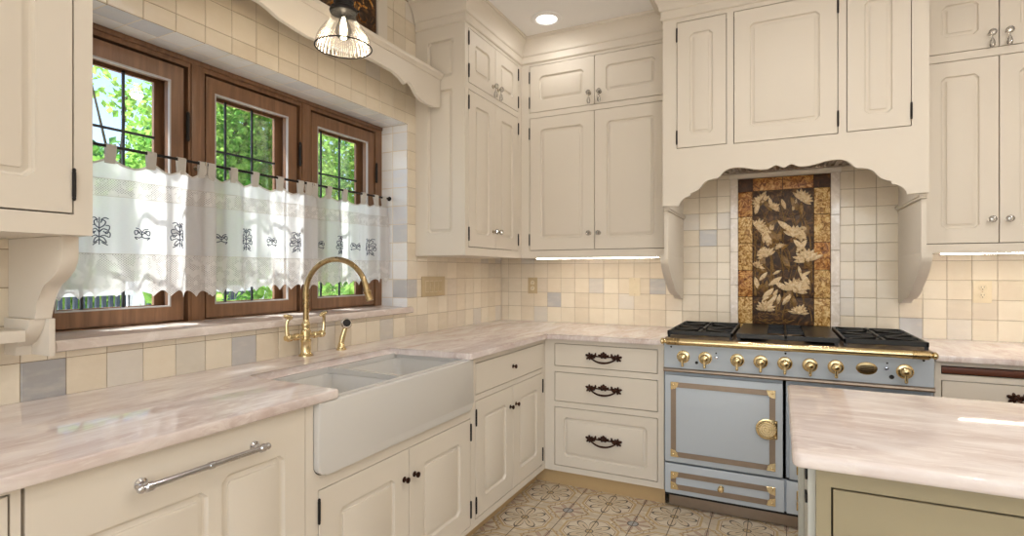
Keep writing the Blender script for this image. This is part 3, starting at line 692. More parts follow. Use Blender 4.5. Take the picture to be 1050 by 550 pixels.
# ------------------------------------------------------------------ sink
root = thing('apron_sink', 'white porcelain double-bowl apron sink set into the pink worktop', 'sink', (.44, -2.02, .655))
Y0, Y1 = -2.493, -1.5675
ap = MB(); z0, z1, rd = .656, .8835, .034
out = [(Y0, z1)] + arc(Y0+rd, z0+rd, rd, 180, 270, 6) + arc(Y1-rd, z0+rd, rd, 270, 360, 6) + [(Y1, z1)]
ap.prism(out, 'x', .642, .672, .008, 4); ap.build('apron', PORC, root, 40)
BA = [(-2.428, -2.040, .250, .632), (-2.004, -1.592, .250, .632)]
rim = MB(); rim.frame(Y0, Y1, .205, .6455, [(q[0], q[1], q[2], q[3]) for q in BA], .8655, .8835)
rim.bm.transform(Matrix(((0,0,1,0),(1,0,0,0),(0,1,0,0),(0,0,0,1)))); 
es = [e for e in rim.bm.edges if all(v.co.z > .88 for v in e.verts) and len({tuple(round(c, 4) for c in f.normal) for f in e.link_faces}) > 1]
rim.bm.normal_update(); es = [e for e in rim.bm.edges if all(v.co.z > .88 for v in e.verts) and len(e.link_faces) == 2 and e.calc_face_angle(0) > .5]
bmesh.ops.bevel(rim.bm, geom=es, offset=.006, segments=3, affect='EDGES', profile=.5); rim.build('rim', PORC, root, 40)
for y0, y1, x0, x1 in BA:
    bs = MB(); rs = []
    def rr(ins, r, z):
        p = []
        for cx, cy, a in ((x1-ins-r, y1-ins-r, 0), (x0+ins+r, y1-ins-r, 90), (x0+ins+r, y0+ins+r, 180), (x1-ins-r, y0+ins+r, 270)): p += [(q[0], q[1], z) for q in arc(cx, cy, r, a, a+90, 4)]
        return p
    bs.loft([rr(-.006, .02, .866), rr(0, .03, .862), rr(.006, .04, .72), rr(.018, .05, .69), rr(.05, .06, .676), rr(.12, .05, .672)], False, True); bo = bs.build('bowl', PORC, root, 60)
    dn = MB(); dn.lathe([(.045,0),(.045,.003),(.038,.004),(.034,-.001),(.0005,-.001)], ((x0+x1)/2, (y0+y1)/2, .6735)); dn.build('drain', CHROME, bo)

# ------------------------------------------------------------------ tap and hand spray
FX, FY = .062, -1.980
root = thing('kitchen_tap', 'polished brass gooseneck bridge tap behind the sink', 'tap', (FX, FY, .9145))
m = MB(); m.lathe([(.030,0),(.030,.006),(.024,.010),(.021,.018),(.021,.060),(.023,.064),(.023,.070),(.018,.074),(.018,.086),(.022,.088),(.022,.110),(.018,.114),(.015,.122),(.017,.130),(.019,.138),(.016,.146),(.0125,.152),(.0125,.160)], (FX,FY,.9145)); m.build('body', BRASS, root)
m = MB(); m.tube([(FX,FY-.110,1.003),(FX,FY-.09,1.003),(FX,FY+.09,1.003),(FX,FY+.103,1.003)], [.0115,.0115,.0115,.0115], 12)
for s in (-1, 1): m.lathe([(.012,0),(.0155,.003),(.0155,.022),(.012,.026)], (FX,FY+s*.040,1.003), (0,s,0), 14); m.lathe([(.012,0),(.016,.003),(.016,.020),(.008,.030)], (FX,FY+s*.078,1.003), (0,s,0), 14)
m.build('bridge', BRASS, root)
sp = []; rz = .155; cx = FX+rz; zt = 1.190
for i in range(6): sp.append((FX, FY, 1.060+i*(zt-1.060)/5))
tx, ty = 1.0, .12
for i in range(1, 19):
    a = PI*(1-i/18*.93); sp.append((FX+(rz+rz*math.cos(a))*tx, FY+(rz+rz*math.cos(a))*ty, zt+rz*math.sin(a)*.95))
e = Vector(sp[-1]); dd = (Vector(sp[-1])-Vector(sp[-2])).normalized(); sp += [tuple(e+dd*.03)]
m = MB(); m.tube(sp, [.0125]*6+[.0115]*19, 12); m.lathe([(.0118,0),(.016,.004),(.016,.010),(.0135,.014),(.0145,.034),(.0155,.038),(.0155,.044),(.011,.045)], e+dd*.018, dd, 14); m.build('spout', BRASS_A, root)
for s in (-1, 1):
    y = FY+s*.098; m = MB()
    m.tube([(FX,y-.0*s,1.003),(FX,y+s*.004,1.03),(FX,y+s*.006,1.055),(FX+.002,y+s*.004,1.075),(FX+.008,y-s*.004,1.090)], [.010,.0085,.007,.007,.008], 10)
    m.ell((FX+.014, y-s*.012 if s > 0 else y-.010, 1.094), (.013,.024,.010), Matrix.Rotation(.35*s,3,'X'), 12, 8); m.build('lever_handle', BRASS, root)
root = thing('hand_spray', 'small brass hand spray standing beside the gooseneck tap', 'spray tap', (.066, -1.771, .9145)); SX, SY = .066, -1.771
m = MB(); m.lathe([(.024,0),(.024,.005),(.018,.010),(.0145,.030),(.012,.034)], (SX,SY,.9145)); m.build('holder', BRASS, root)
m = MB(); m.tube([(SX,SY,.946),(SX+.004,SY+.004,.975),(SX+.010,SY+.010,1.005),(SX+.016,SY+.014,1.025)], [.0125,.0135,.012,.010], 12); m.build('handle', BRASS, root)
m = MB(); m.lathe([(.010,-.014),(.020,-.008),(.0255,0),(.0255,.010),(.022,.014),(.0005,.014)], (SX+.020,SY+.012,1.038), (.75,-.55,.35)); h_ = m.build('spray_head', NICKEL, root)
dn = Vector((.75,-.55,.35)).normalized(); m = MB(); m.lathe([(.018,.0142),(.018,.016),(.0005,.0162)], (SX+.020,SY+.012,1.038), dn); m.build('nozzle_face', IRON, h_)

# ------------------------------------------------------------------ range
RY0 = -.705; RM = M_back(RY0); RX0, RX1 = 1.3605, 2.5455
root = thing('range_cooker', 'pale blue enamel range cooker with brass trim and eight brass knobs', 'range cooker', ((RX0+RX1)/2, -.36, 0))
m = MB(); m.box(RX0, RX1, -.68, -.022, .085, .915); m.build('body', BLUE, root, 0)
m = MB(); m.box(RX0+.02, RX1-.02, -.655, -.64, .004, .084); kk = m.build('kick_plate', STEEL, root, 0)
m = MB(); m.box(RX0+.004, RX1-.004, -.69, -.67, .072, .0845); m.build('gap_shade_strip', BLACK, kk, 0)  # black bar laid in for the shade above the kick plate
# control panel, with nosing below
m = MB(RM); m.box(RX0+.002, RX1-.002, -.024, 0, .765, .895, .002); cp_ = m.build('control_panel', BLUE, root)
m = MB(); m.prism([(RY0+.02,.765),(RY0-.004,.765),(RY0-.014,.760),(RY0-.016,.752),(RY0-.010,.745),(RY0+.02,.743)], 'x', RX0, RX1); m.build('nosing', STEEL, root)
for x in (1.463, 1.574, 1.730, 1.839, 1.948, 2.057, 2.165, 2.436):
    m = MB(RM)
    m.lathe([(.034,0),(.034,.002),(.031,.004),(.031,.0045),(.027,.006),(.020,.007),(.019,.016),(.022,.022),(.0215,.030),(.016,.037),(.009,.040),(.0005,.041)], (x,0,.829), (0,1,0), 24)
    for k in range(20): m.ell((x+.031*math.cos(k*PI/10),.004,.829+.031*math.sin(k*PI/10)), (.0032,.0028,.0032), None, 6, 4)
    kb = m.build('knob', BRASS, root)
    m = MB(RM); m.tube([(x,.030,.826),(x,.032,.806),(x,.031,.788)], [.0085,.0062,.007], 10); m.ell((x,.031,.786), (.0075,.0075,.008)); m.build('lever', BRASS, kb)
m = MB(RM); m.ell((2.289,.001,.832), (.043,.004,.030), None, 24, 10); bd = m.build('oval_badge', BRASS_A, root)
m = MB(RM)
for q in range(4): m.box(2.262, 2.316, .0048, .0056, .818+q*.008, .821+q*.008)
m.build('engraved_lines', BRONZE, bd, 0)
for x, z, r in ((1.630,.836,.009),(2.366,.838,.009)):
    m = MB(RM); m.lathe([(r,0),(r,.006),(r*.7,.010),(.0005,.011)], (x,0,z), (0,1,0), 14); m.build('push_button', CHROME, root)
for x, z, r in ((1.531,.802,.008),(2.386,.800,.010),(1.628,.858,.004),(2.369,.862,.004),(1.400,.879,.005),(1.951,.879,.005),(2.505,.884,.005)):
    m = MB(RM); m.cyl((x,-.002,z), (0,1,0), r, .005, 12); m.build('pilot_light', BLACK, root)
# brass rail along the front
m = MB(); m.tube([(RX0+.09, -.742, .912), (RX1-.09, -.742, .912)], .0185, 16); ra = m.build('rail', BRASS, root)
for x0, x1 in ((RX0+.022, RX0+.09), (RX1-.09, RX1-.028)):
    m = MB(); m.tube([(x0,-.742,.912),(x1,-.742,.912)], .0195, 16); m.build('rail_sleeve', BRASS_A, ra)
for s, x in ((-1, RX0+.022), (1, RX1-.028)):
    m = MB(); m.lathe([(.012,0),(.014,.003),(.014,.007),(.009,.010),(.016,.016),(.017,.024),(.010,.032),(.0005,.034)], (x,-.742,.912), (s,0,0), 16); m.build('rail_finial', BRASS, ra)
for x in (RX0+.05, RX1-.05, 1.953):
    m = MB(); m.box(x-.012, x+.012, -.735, -.700, .8955, .908, .002); m.build('rail_bracket', BRASS_A, ra)
def trim(parent, a0, a1, b0, b1, w=.027, sides=True, c=.0005, cw=.038):
    m = MB(RM)
    m.box(a0+cw*.6, a1-cw*.6, c, c+.003, b1-w, b1); m.box(a0+cw*.6, a1-cw*.6, c, c+.003, b0, b0+w)
    if sides is not None: m.box(a0, a0+w, c, c+.003, b0+cw*.6, b1-cw*.6); m.box(a1-w, a1, c, c+.003, b0+cw*.6, b1-cw*.6)
    m.build('steel_banding', STEEL, parent, 0)
    for x, sx in ((a0, 1), (a1, -1)):
        for z, sz in ((b0, 1), (b1, -1)):
            m = MB(RM); p = [(0,0),(cw+.004,0),(cw,w*.55),(cw*.9,w+.001),(w+.002,w+.002),(w+.001,cw*.9),(w*.55,cw),(0,cw+.004)]
            m.prism([(x+sx*(u-.001), z+sz*(v-.001)) for u, v in p], 'y', c, c+.006, .0015, 1)
            m.ell((x+sx*w*.5,c+.006,z+sz*w*.5), (.006,.004,.006), None, 8, 5); m.build('brass_corner', BRASS, parent, 30)
for a0, a1, hinge_left in ((1.3685, 1.938, True), (1.9685, 2.538, False)):
    m = MB(RM); m.box(a0, a1, -.0245, 0, .258, .726, .002); od = m.build('oven_door', BLUE, root)
    t0, t1 = (1.398, 1.906) if hinge_left else (2.000, 2.508)
    trim(od, t0, t1, .287, .689)
    s = 1 if hinge_left else -1; xe = (t1+.010) if hinge_left else (t0-.010); xc = xe-s*.048
    m = MB(RM); fl = [(xe, .446), (xe, .542)]; 
    m.prism([(xe,.540),(xe,.448)] + [(xc+s*.052*math.cos(math.radians(a)), .494+.052*math.sin(math.radians(a))) for a in range(270, 89, -15)], 'y', .004, .010, .002, 2)
    for r_, h_ in ((.045,.013),(.035,.018),(.025,.022),(.014,.026)): m.lathe([(r_,.008),(r_,h_-.003),(r_-.003,h_),(.0005,h_)], (xc,0,.494), (0,1,0), 24)
    for k in range(24): m.ell((xc+.040*math.cos(k*PI/12),.0135,.494+.040*math.sin(k*PI/12)), (.004,.003,.004), None, 6, 4)
    for z in (.456, .494, .532): m.ell((xe-s*.008,.011,z), (.005,.004,.005), None, 8, 5)
    m.build('latch', BRASS, od)
for a0, a1 in ((1.3685, 1.945), (1.9555, 2.538)):
    m = MB(RM); m.box(a0, a1, -.0245, 0, .088, .247, .002); dw = m.build('drawer', BLUE, root)
    t0, t1 = (1.398, 1.906) if a0 < 1.5 else (2.0, 2.508)
    trim(dw, t0, t1, .112, .206, sides=True)
    m = MB(RM); m.lathe([(.014,0),(.014,.003),(.008,.006),(.007,.014),(.014,.019),(.016,.026),(.011,.033),(.0005,.035)], ((t0+t1)/2,0,.157), (0,1,0), 16); m.build('drawer_knob', BRASS, dw)
m = MB(RM); m.box(RX0+.001, RX1-.001, -.0265, -.025, .2475, .2575); m.box(1.9395, 1.9535, -.0265, -.025, .2575, .742); m.build('door_gap_shade', BLACK, root, 0)  # black strips painting the shade between doors and drawers
# hob
m = MB(); m.box(RX0+.004, RX1-.004, -.700, -.022, .9155, .926, .003); m.build('hob_plate', STEEL, root)
def burner(x, y, r):
    m = MB(); m.lathe([(r*1.35,0),(r*1.35,.004),(r*1.05,.008),(r,.016),(r*.95,.018)], (x,y,.926), (0,0,1), 24); b = m.build('burner', BRASS_A, root)
    m = MB(); m.lathe([(r*.9,.018),(r*.92,.023),(r*.75,.026),(.0005,.027)], (x,y,.926), (0,0,1), 24); m.build('burner_cap', CAST, b)
def grate(x0, x1, y0, y1, centre):
    m = MB(); b = .0065; z0, z1 = .944, .962
    for x in (x0, x1-2*b): m.box(x, x+2*b, y0, y1, z0-.004, z1, .002, 1)
    for y in (y0, y1-2*b, (y0+y1)/2-b): m.box(x0, x1, y, y+2*b, z0-.004, z1, .002, 1)
    for x in (x0+.002, x1-.016):
        for y in (y0+.002, y1-.016): m.box(x, x+.014, y, y+.014, .926, .945)
    ym = (y0+y1)/2; xm = (x0+x1)/2
    for cy in ((y0+ym)/2, (y1+ym)/2):
        for dx, dy in ((1,0),(-1,0),(0,1),(0,-1),(.7,.7),(-.7,.7),(.7,-.7),(-.7,-.7)):
            ex = xm+dx*(x1-x0)/2 if abs(dx) > .9 else xm+dx*(x1-x0)*.60; ey = cy+dy*(ym-y0)/2 if abs(dy) > .9 else cy+dy*(ym-y0)*.62
            sx, sy = xm+dx*.034, cy+dy*.034; ex = min(max(ex, x0+b), x1-b); ey = min(max(ey, min(y0, ym)+b if cy < ym else ym+b), ym-b if cy < ym else y1-b)
            v = Vector((ex-sx, ey-sy, 0)); L = v.length; n = Vector((-v.y, v.x, 0))/L*.0058
            p = [(sx+n.x,sy+n.y),(ex+n.x,ey+n.y),(ex-n.x,ey-n.y),(sx-n.x,sy-n.y)]
            m.prism(p, 'z', z0, z1+.002)
    return m.build('grate', CAST, root, 30)
for x0, x1 in ((1.372, 1.706), (2.200, 2.534)):
    xm = (x0+x1)/2; burner(xm, -.505, .036); burner(xm, -.185, .045); grate(x0, x1, -.665, -.030, True)
m = MB(); x0, x1, y0, y1 = 1.722, 2.184, -.665, -.030
for a, b in ((x0, x0+.145), (x1-.145, x1)): m.box(a, b, y0+.016, y1, .948, .962, .002, 1)
m.box(x0, x1, y0, y0+.014, .938, .962, .002, 1); m.box(x0, x1, y1-.014, y1, .944, .962, .002, 1); m.box((x0+x1)/2-.006, (x0+x1)/2+.006, y0, y1, .944, .964, .001, 1)
for y in (-.45, -.345, -.24): m.box(x0+.14, x1-.14, y-.005, y+.005, .948, .962)
for x in (x0+.004, x1-.020):
    for y in (y0+.002, y1-.018): m.box(x, x+.016, y, y+.016, .926, .95)
m.build('griddle_grate', CAST, root, 30); burner(1.953, -.345, .06)
m = MB()
m.tube([(1.953+.10*math.cos(t*PI/12), -.345+.10*math.sin(t*PI/12), .936) for t in range(24)], .010, 8, True); m.build('simmer_ring', STEEL, root)

# ------------------------------------------------------------------ tile mural behind the range
root = thing('tile_mural', 'tall brown glazed tile mural of pale lilies and reeds behind the range', 'tile mural', (1.943, -.006, .915))
c0, c1 = .0005, .0125; WM = M_back(0); XS = [1.691, 1.775, 1.942, 2.109, 2.196]; ZS = [.917, .958, 1.126, 1.294, 1.461, 1.628, 1.786, 1.866]
m = MB(WM); m.box(1.690, 2.197, .0003, .006, .915, 1.868); m.build('grout_bed', UMBER, root, 0)
for x0, x1 in ((1.645, 1.6905), (2.1965, 2.243)):
    m = MB(WM); zz = [.915, 1.20, 1.41, 1.62, 1.8845]
    for a, b in zip(zz, zz[1:]): m.box(x0, x1, .0003, .016, a+.0007, b-.0007, .002, 1)
    m.build('marble_strip', MARBLE_S, root, 0)
m = MB(); m.prism([(-.0005,1.869),(-.030,1.869),(-.040,1.878),(-.044,1.886),(-.044,1.897),(-.0005,1.897)], 'x', 1.640, 2.248); m.build('header_moulding', CREAM, root, 0)
for j in range(7):
    for i, (x0, x1) in enumerate(zip(XS, XS[1:])):
        z0, z1 = ZS[j], ZS[j+1]
        m = MB(WM); e = .0016
        m.box(x0+e, x1-e, .0008, c1, z0+e, z1-e, .003, 2)
        if i in (0, 3):
            if j < 6:
                r_ = random.Random(j*7+i); xm, zm = (x0+x1)/2, (z0+z1)/2     # raised scrolls of the border
                if j > 0:
                    for k in range(11):
                        a = r_.uniform(0,6.28); px, pz = xm+r_.uniform(-.024,.024), zm+r_.uniform(-.062,.062)
                        m.ell((px,c1-.001,pz), (r_.uniform(.009,.017),.004,r_.uniform(.004,.007)), Matrix.Rotation(a,3,'Y'), 8, 5)
            m.build('border_tile', UMBER if j == 6 else ([AMBER, AMBER_R][(j in (2,5) and i == 0) or (j == 3 and i == 3)] if j else AMBER), root, 30)
        else: m.build('border_tile' if j == 6 else 'picture_tile', AMBER_R if j == 6 else POND, root, 30)
rm_ = random.Random(4)
def petal(m, cx, cz, an, L, W, lift):
    d = Vector((math.cos(an), 0, math.sin(an))); n = Vector((-d.z, 0, d.x)); rows = []
    for k in range(7):
        t = k/6; w_ = W*math.sin(PI*min(1, t*.92+.06))**.8; c = Vector((cx, c1+lift+.010*math.sin(PI*t*.8), cz))+d*L*t
        rows.append([tuple(c-n*w_-Vector((0,.004,0))), tuple(c), tuple(c+n*w_-Vector((0,.004,0))), tuple(c-Vector((0,.006+lift,0)))])
    m.loft(rows)
LIL = [(1.830,1.735,.062,2.2),(2.045,1.735,.068,.9),(1.800,1.575,.060,.6),(1.875,1.545,.055,2.6),(2.000,1.520,.072,1.2),(1.855,1.400,.064,2.0),(2.075,1.370,.084,1.8),(1.800,1.330,.045,.9),(2.010,1.185,.080,1.3),(1.845,1.065,.064,1.5),(2.030,1.050,.060,1.5),(1.890,1.690,.045,1.0),(1.93,1.45,.035,2.)]
for cx, cz, L, an in LIL:
    m = MB(WM); n_ = 9
    for k in range(n_): petal(m, cx, cz-.018, an+(k-(n_-1)/2)*.36, L*rm_.uniform(.8,1.05), L*.15, .002+.004*(k % 2))
    m.ell((cx,c1+.006,cz-.016), (L*.16,.008,L*.16), None, 10, 6); m.build('lily_relief', LILY, root, 40)
for k in range(84):      # pointed leaves between the lilies
    cx, cz = rm_.uniform(1.79,2.095), rm_.uniform(1.06,1.75)
    if cx < 1.94 or rm_.random() < .45:
        an = rm_.uniform(.5,2.6); L = rm_.uniform(.05,.10)
        if not (1.78 < cx+math.cos(an)*L < 2.105): an = PI-an
        if cz+math.sin(an)*L > 1.785: continue
        m = MB(WM); petal(m, cx, cz, an, L, L*.17, .001+.003*rm_.random()); m.build('leaf_relief', REED if rm_.random() < .6 else LILY, root, 40)
m = MB(WM)
for k in range(64):
    x, z = rm_.uniform(1.785,2.10), rm_.uniform(.97,1.55); L = rm_.uniform(.10,.24); b = rm_.uniform(-.09,.09); n_ = 8
    if x+b < 1.78 or x+b > 2.105: b = -b*.4
    m.tube([(min(max(x+b*(t/n_)**1.8, 1.780), 2.104), c1+.001, min(z+L*t/n_, 1.782)) for t in range(n_+1)], [.0048*(1-t/(n_+2)) for t in range(n_+1)], 5)
m.build('reed_relief', REED, root)
m = MB(WM)
for k in range(26):
    x, z = rm_.uniform(1.79,2.03), rm_.uniform(.965,1.06); L = rm_.uniform(.03,.07)
    m.tube([(x+L*t/6, c1+.0005, z+.004*math.sin(t*1.3)) for t in range(7)], .0022, 5)
m.build('water_relief', REED, root)

# ------------------------------------------------------------------ wall plates
def plate(name, label, M, a, b, w, h, mat, kind, cat):
    root = thing(name, label, cat, tuple(M @ Vector((a, .002, b))))
    m = MB(M); m.box(a-w/2, a+w/2, .0004, .0068, b-h/2, b+h/2, .0022, 2); m.build('cover_plate', mat, root)
    if kind == 'switch4':
        for k in range(4):
            x = a+(k-1.5)*.046
            f = MB(M); f.box(x-.0175, x+.0175, .0062, .0074, b-.035, b+.035, .001, 1); fo = f.build('switch_frame', PLATE, root)
            q = MB(M); q.prism([(.0075,b-.032),(.0118,b-.032),(.0086,b),(.0098,b+.032),(.0075,b+.032)], 'x', x-.0145, x+.0145); q.build('rocker', mat, fo, 20)
    else:
        if kind == 'outlet':
            for dz in (-.021, .021):
                q = MB(M); q.lathe([(.0165,.0064),(.0165,.0088),(.0155,.0094),(.0005,.0094)], (a,0,b+dz), (0,1,0), 20); oo = q.build('socket', PLATE, root)
                q = MB(M)
                for dx in (-.006, .006): q.box(a+dx-.001, a+dx+.001, .0094, .0098, b+dz-.001, b+dz+.008)
                q.cyl((a,.0092,b+dz-.008), (0,1,0), .0024, .0006, 10); q.build('slots', BLACK, oo, 0)
        elif kind == 'decora':
            q = MB(M); q.box(a-.0165, a+.0165, .0062, .0085, b-.033, b+.033, .001, 1); fo = q.build('insert', PLATE, root)
        q = MB(M)
        for dz in ((-.05, .05) if kind != 'outlet' else (0,)): q.lathe([(.003,.0066),(.003,.0076),(.0005,.008)], (a,0,b+dz), (0,1,0), 10)
        q.build('screw', PLATE_D, root)
plate('light_switch', 'tan four-rocker light switch plate on the window wall tiles', M_left(0), -.920, 1.194, .250, .122, PLATE_D, 'switch4', 'light switch')
plate('wall_outlet', 'tan wall outlet on the tiles near the corner', M_back(0), .266, 1.181, .076, .122, PLATE_D, 'outlet', 'outlet')
plate('wall_plate', 'plain beige wall plate under the lit cabinet left of the range', M_back(0), 1.034, 1.180, .076, .125, PLATE, 'decora', 'wall plate')
plate('wall_outlet', 'beige double wall outlet on the tiles past the range', M_back(0), 2.896, 1.177, .080, .120, PLATE, 'outlet', 'outlet')

# ------------------------------------------------------------------ light fittings
for x0, x1, y, lb in ((.445, 1.262, -.335, 'thin glowing light strip under the cabinet left of the range'), (2.645, 3.40, -.335, 'thin glowing light strip under the cabinet past the range')):
    root = thing('under_cabinet_light', lb, 'light strip', ((x0+x1)/2, y, 1.366), 'under-cabinet lights')
    m = MB(); m.box(x0, x1, y-.012, y+.012, 1.3735, 1.3768); m.build('housing', PALE, root, 0)
    m = MB(); m.box(x0+.003, x1-.003, y-.010, y+.010, 1.3705, 1.3734); m.build('diffuser', STRIP, root, 0)
CAN_AND_FILLS = [(.632,-.610),(1.9,-1.8),(3.3,-1.8),(2.5,-3.5),(3.6,-3.4),(1.9,-5.0),(3.3,-5.0)]  # first is the built ceiling light, the rest are added unseen fill
for i, (x, y) in enumerate(CAN_AND_FILLS[:1]):
    root = thing('recessed_ceiling_light', 'round white recessed ceiling light above the corner cabinets', 'ceiling light', (x, y, H-.014))
    m = MB(); m.lathe([(.098,H-.0005),(.098,H-.005),(.092,H-.009),(.072,H-.011),(.064,H-.006),(.062,H-.0005)], (x,y,0), (0,0,1), 36, False, False); m.build('trim_ring', CEIL, root)
    m = MB(); m.lathe([(.0005,H-.007),(.050,H-.007),(.062,H-.004),(.062,H-.0008)], (x,y,0), (0,0,1), 32, True, False); m.build('lens', LAMP, root)
PX, PY, PZ = .413, -2.120, 2.150
root = thing('pendant_lamp', 'clear ribbed glass pendant lamp with a dark rim hanging over the sink', 'pendant lamp', (PX, PY, PZ))
m = MB(); m.lathe([(.106,0),(.106,.004),(.104,.018),(.098,.038),(.088,.057),(.075,.075),(.062,.091),(.052,.104),(.047,.114),(.044,.136),(.046,.140)], (PX,PY,PZ), (0,0,1), 48, False, False); sh = m.build('shade', SHADE, root)
m = MB(); m.tube([(PX+.106*math.cos(t*PI/24), PY+.106*math.sin(t*PI/24), PZ) for t in range(48)], .0026, 8, True); m.build('shade_rim', IRON, sh)
m = MB(); m.lathe([(.050,.132),(.053,.140),(.050,.148),(.040,.152),(.034,.158),(.034,.170),(.038,.173),(.038,.180),(.030,.184),(.026,.200),(.028,.215),(.018,.225),(.010,.235)], (PX,PY,PZ), (0,0,1), 24); m.build('holder', IRON, root)
for k in range(3):
    m = MB(); a = k*2.1+.5; m.ell((PX+.054*math.cos(a), PY+.054*math.sin(a), PZ+.141), (.008,.008,.005)); m.build('thumb_screw', IRON, root)
m = MB(); m.tube([(PX,PY,PZ+.232),(PX,PY,H-.025)], .006, 10); m.build('stem', IRON, root)
m = MB(); m.lathe([(.065,H-.0005),(.062,H-.010),(.030,H-.024),(.008,H-.028)], (PX,PY,0), (0,0,1), 24); m.build('ceiling_rose', IRON, root)
m = MB(); m.lathe([(.013,.132),(.014,.115),(.020,.098),(.029,.075),(.031,.060),(.026,.042),(.012,.031),(.0005,.029)], (PX,PY,PZ), (0,0,1), 20); bu = m.build('bulb', CRYSTAL, root)
m = MB(); m.lathe([(.004,.118),(.009,.10),(.013,.075),(.011,.055),(.0005,.046)], (PX,PY,PZ), (0,0,1), 12); m.build('filament', FILA, bu)

# ------------------------------------------------------------------ island
IX0, IX1, IY0, IY1 = 1.945, 3.75, -2.463, -1.706
pts = arc(IX0+.018, IY0+.018, .018, 180, 270, 4) + arc(IX1-.018, IY0+.018, .018, 270, 360, 4) + arc(IX1-.018, IY1-.018, .018, 0, 90, 4) + arc(IX0+.018, IY1-.018, .018, 90, 180, 4)
slab('island_worktop', pts, MARBLE_I, 'glossy pale pink stone slab on top of the olive island', rnd=.009)
IM = M_back(-2.42); IF = (1.985, 3.70)
root = thing('kitchen_island', 'olive green kitchen island with a pale end panel beneath a pink stone slab', 'kitchen island', (2.84, -2.08, 0))
d0, d1 = 2.020, 2.86
m = MB(IM); m.frame(1.990, 3.70, .09, .8835, [op(d0, d1, .12, .838), op(2.91, 3.66, .12, .838)], -.022, 0); m.build('face_frame', OLIVE, root, 0)
m = MB(); m.box(2.004, 3.70, -2.35, -1.745, .09, .882); m.build('carcass', CAVITY_SHADE, root, 0)
m = MB(); m.box(1.9905, 2.0035, -2.397, -1.745, .02, .8835); ep = m.build('end_panel', PALE, root, 0)
m = MB(); m.frame(-2.397, -1.745, .02, .8835, [(-2.34, -1.81, .10, .82)], 1.976, 1.990); m.bm.transform(Matrix(((0,1,0,0),(1,0,0,0),(0,0,1,0),(0,0,0,1)))); m.build('end_frame', PALE, ep, 0)
m = MB(); m.box(1.971, 1.976, -2.385, -2.355, .838, .862, .001); m.box(1.971, 1.976, -2.385, -2.355, .788, .806, .001); m.build('catch', IRON, ep)
for a0, a1 in ((d0, d1), (2.91, 3.66)):
    m = MB(IM); m.panel(a0, a1, .12, .838, -.0195, .0205, .075); dd_ = m.build('door', OLIVE, root, 25); bail(dd_, IM, a0+.085 if a0 < 2.5 else a1-.085, .722, .05)
m = MB(); m.box(2.02, 3.68, -2.36, -2.345, 0, .0895); m.build('toe_kick', OLIVE, root, 0)
# ------------------------------------------------------------------ café curtains
RODX, RODZ = -.128, 1.712
root = thing('curtain_rod', 'dark iron curtain rod running across all three windows', 'curtain rod', (RODX, VC, RODZ))
m = MB(); m.tube([(RODX, -2.880, RODZ), (RODX, -1.181, RODZ)], .0055, 10); m.build('rod', IRON, root)
for y in (-2.318, -1.758):
    m = MB(); m.tube([(-.182,y,RODZ-.012),(-.15,y,RODZ-.014),(RODX,y,RODZ-.010),(RODX+.009,y,RODZ-.002),(RODX+.009,y,RODZ+.006)], .0035, 8); m.cyl((-.1895,y,RODZ-.012),(1,0,0),.010,.006,12); m.build('support_hook', NICKEL, root)
for y, s in ((-2.879,-1),(-1.183,1)):
    m = MB(); m.lathe([(.013,0),(.013,.004),(.007,.005)], (RODX,y+.004*s,RODZ), (0,-s,0), 12); m.build('end_cup', IRON, root)
CUR = [(-2.868, -2.283, 1.187, [-2.80,-2.655,-2.522,-2.412,-2.326], 0, 'near'), (-2.312, -1.745, 1.193, [-2.290,-2.192,-2.085,-1.955,-1.838,-1.788], 1.7, 'middle'), (-1.778, -1.205, 1.212, [-1.752,-1.655,-1.545,-1.400,-1.300,-1.232], 3.1, 'far')]
CLAB = {'near': 'sheer white embroidered cafe curtain over the sash by the scrolled bracket', 'middle': 'sheer white embroidered cafe curtain on the middle sash behind the gooseneck tap', 'far': 'sheer white embroidered cafe curtain on the sash closest to the tiled corner'}
TALL = [((0,-.048),(0,.045)), ((0,-.03),(.018,-.042),(.012,-.026),(.004,-.022)), ((0,-.022),(.012,-.016),(.026,-.022),(.028,-.008),(.018,-.004),(.016,-.012)), ((0,-.006),(.010,.006),(.024,.002),(.026,.016),(.016,.018)), ((0,.008),(.012,.018),(.016,.030),(.008,.036),(.004,.026)), ((.004,.036),(.014,.044),(.024,.040)), ((.006,-.040),(.022,-.050)), ((.010,-.002),(.020,-.010),(.024,.000))]
SMALL = [((0,-.012),(0,.010)), ((0,-.004),(.014,.004),(.028,-.004),(.030,.010),(.018,.012),(.012,.004)), ((0,.004),(.010,.016),(.026,.020)), ((0,-.008),(.014,-.014),(.030,-.012),(.022,-.020)), ((.004,.010),(.014,.004),(.022,.010))]
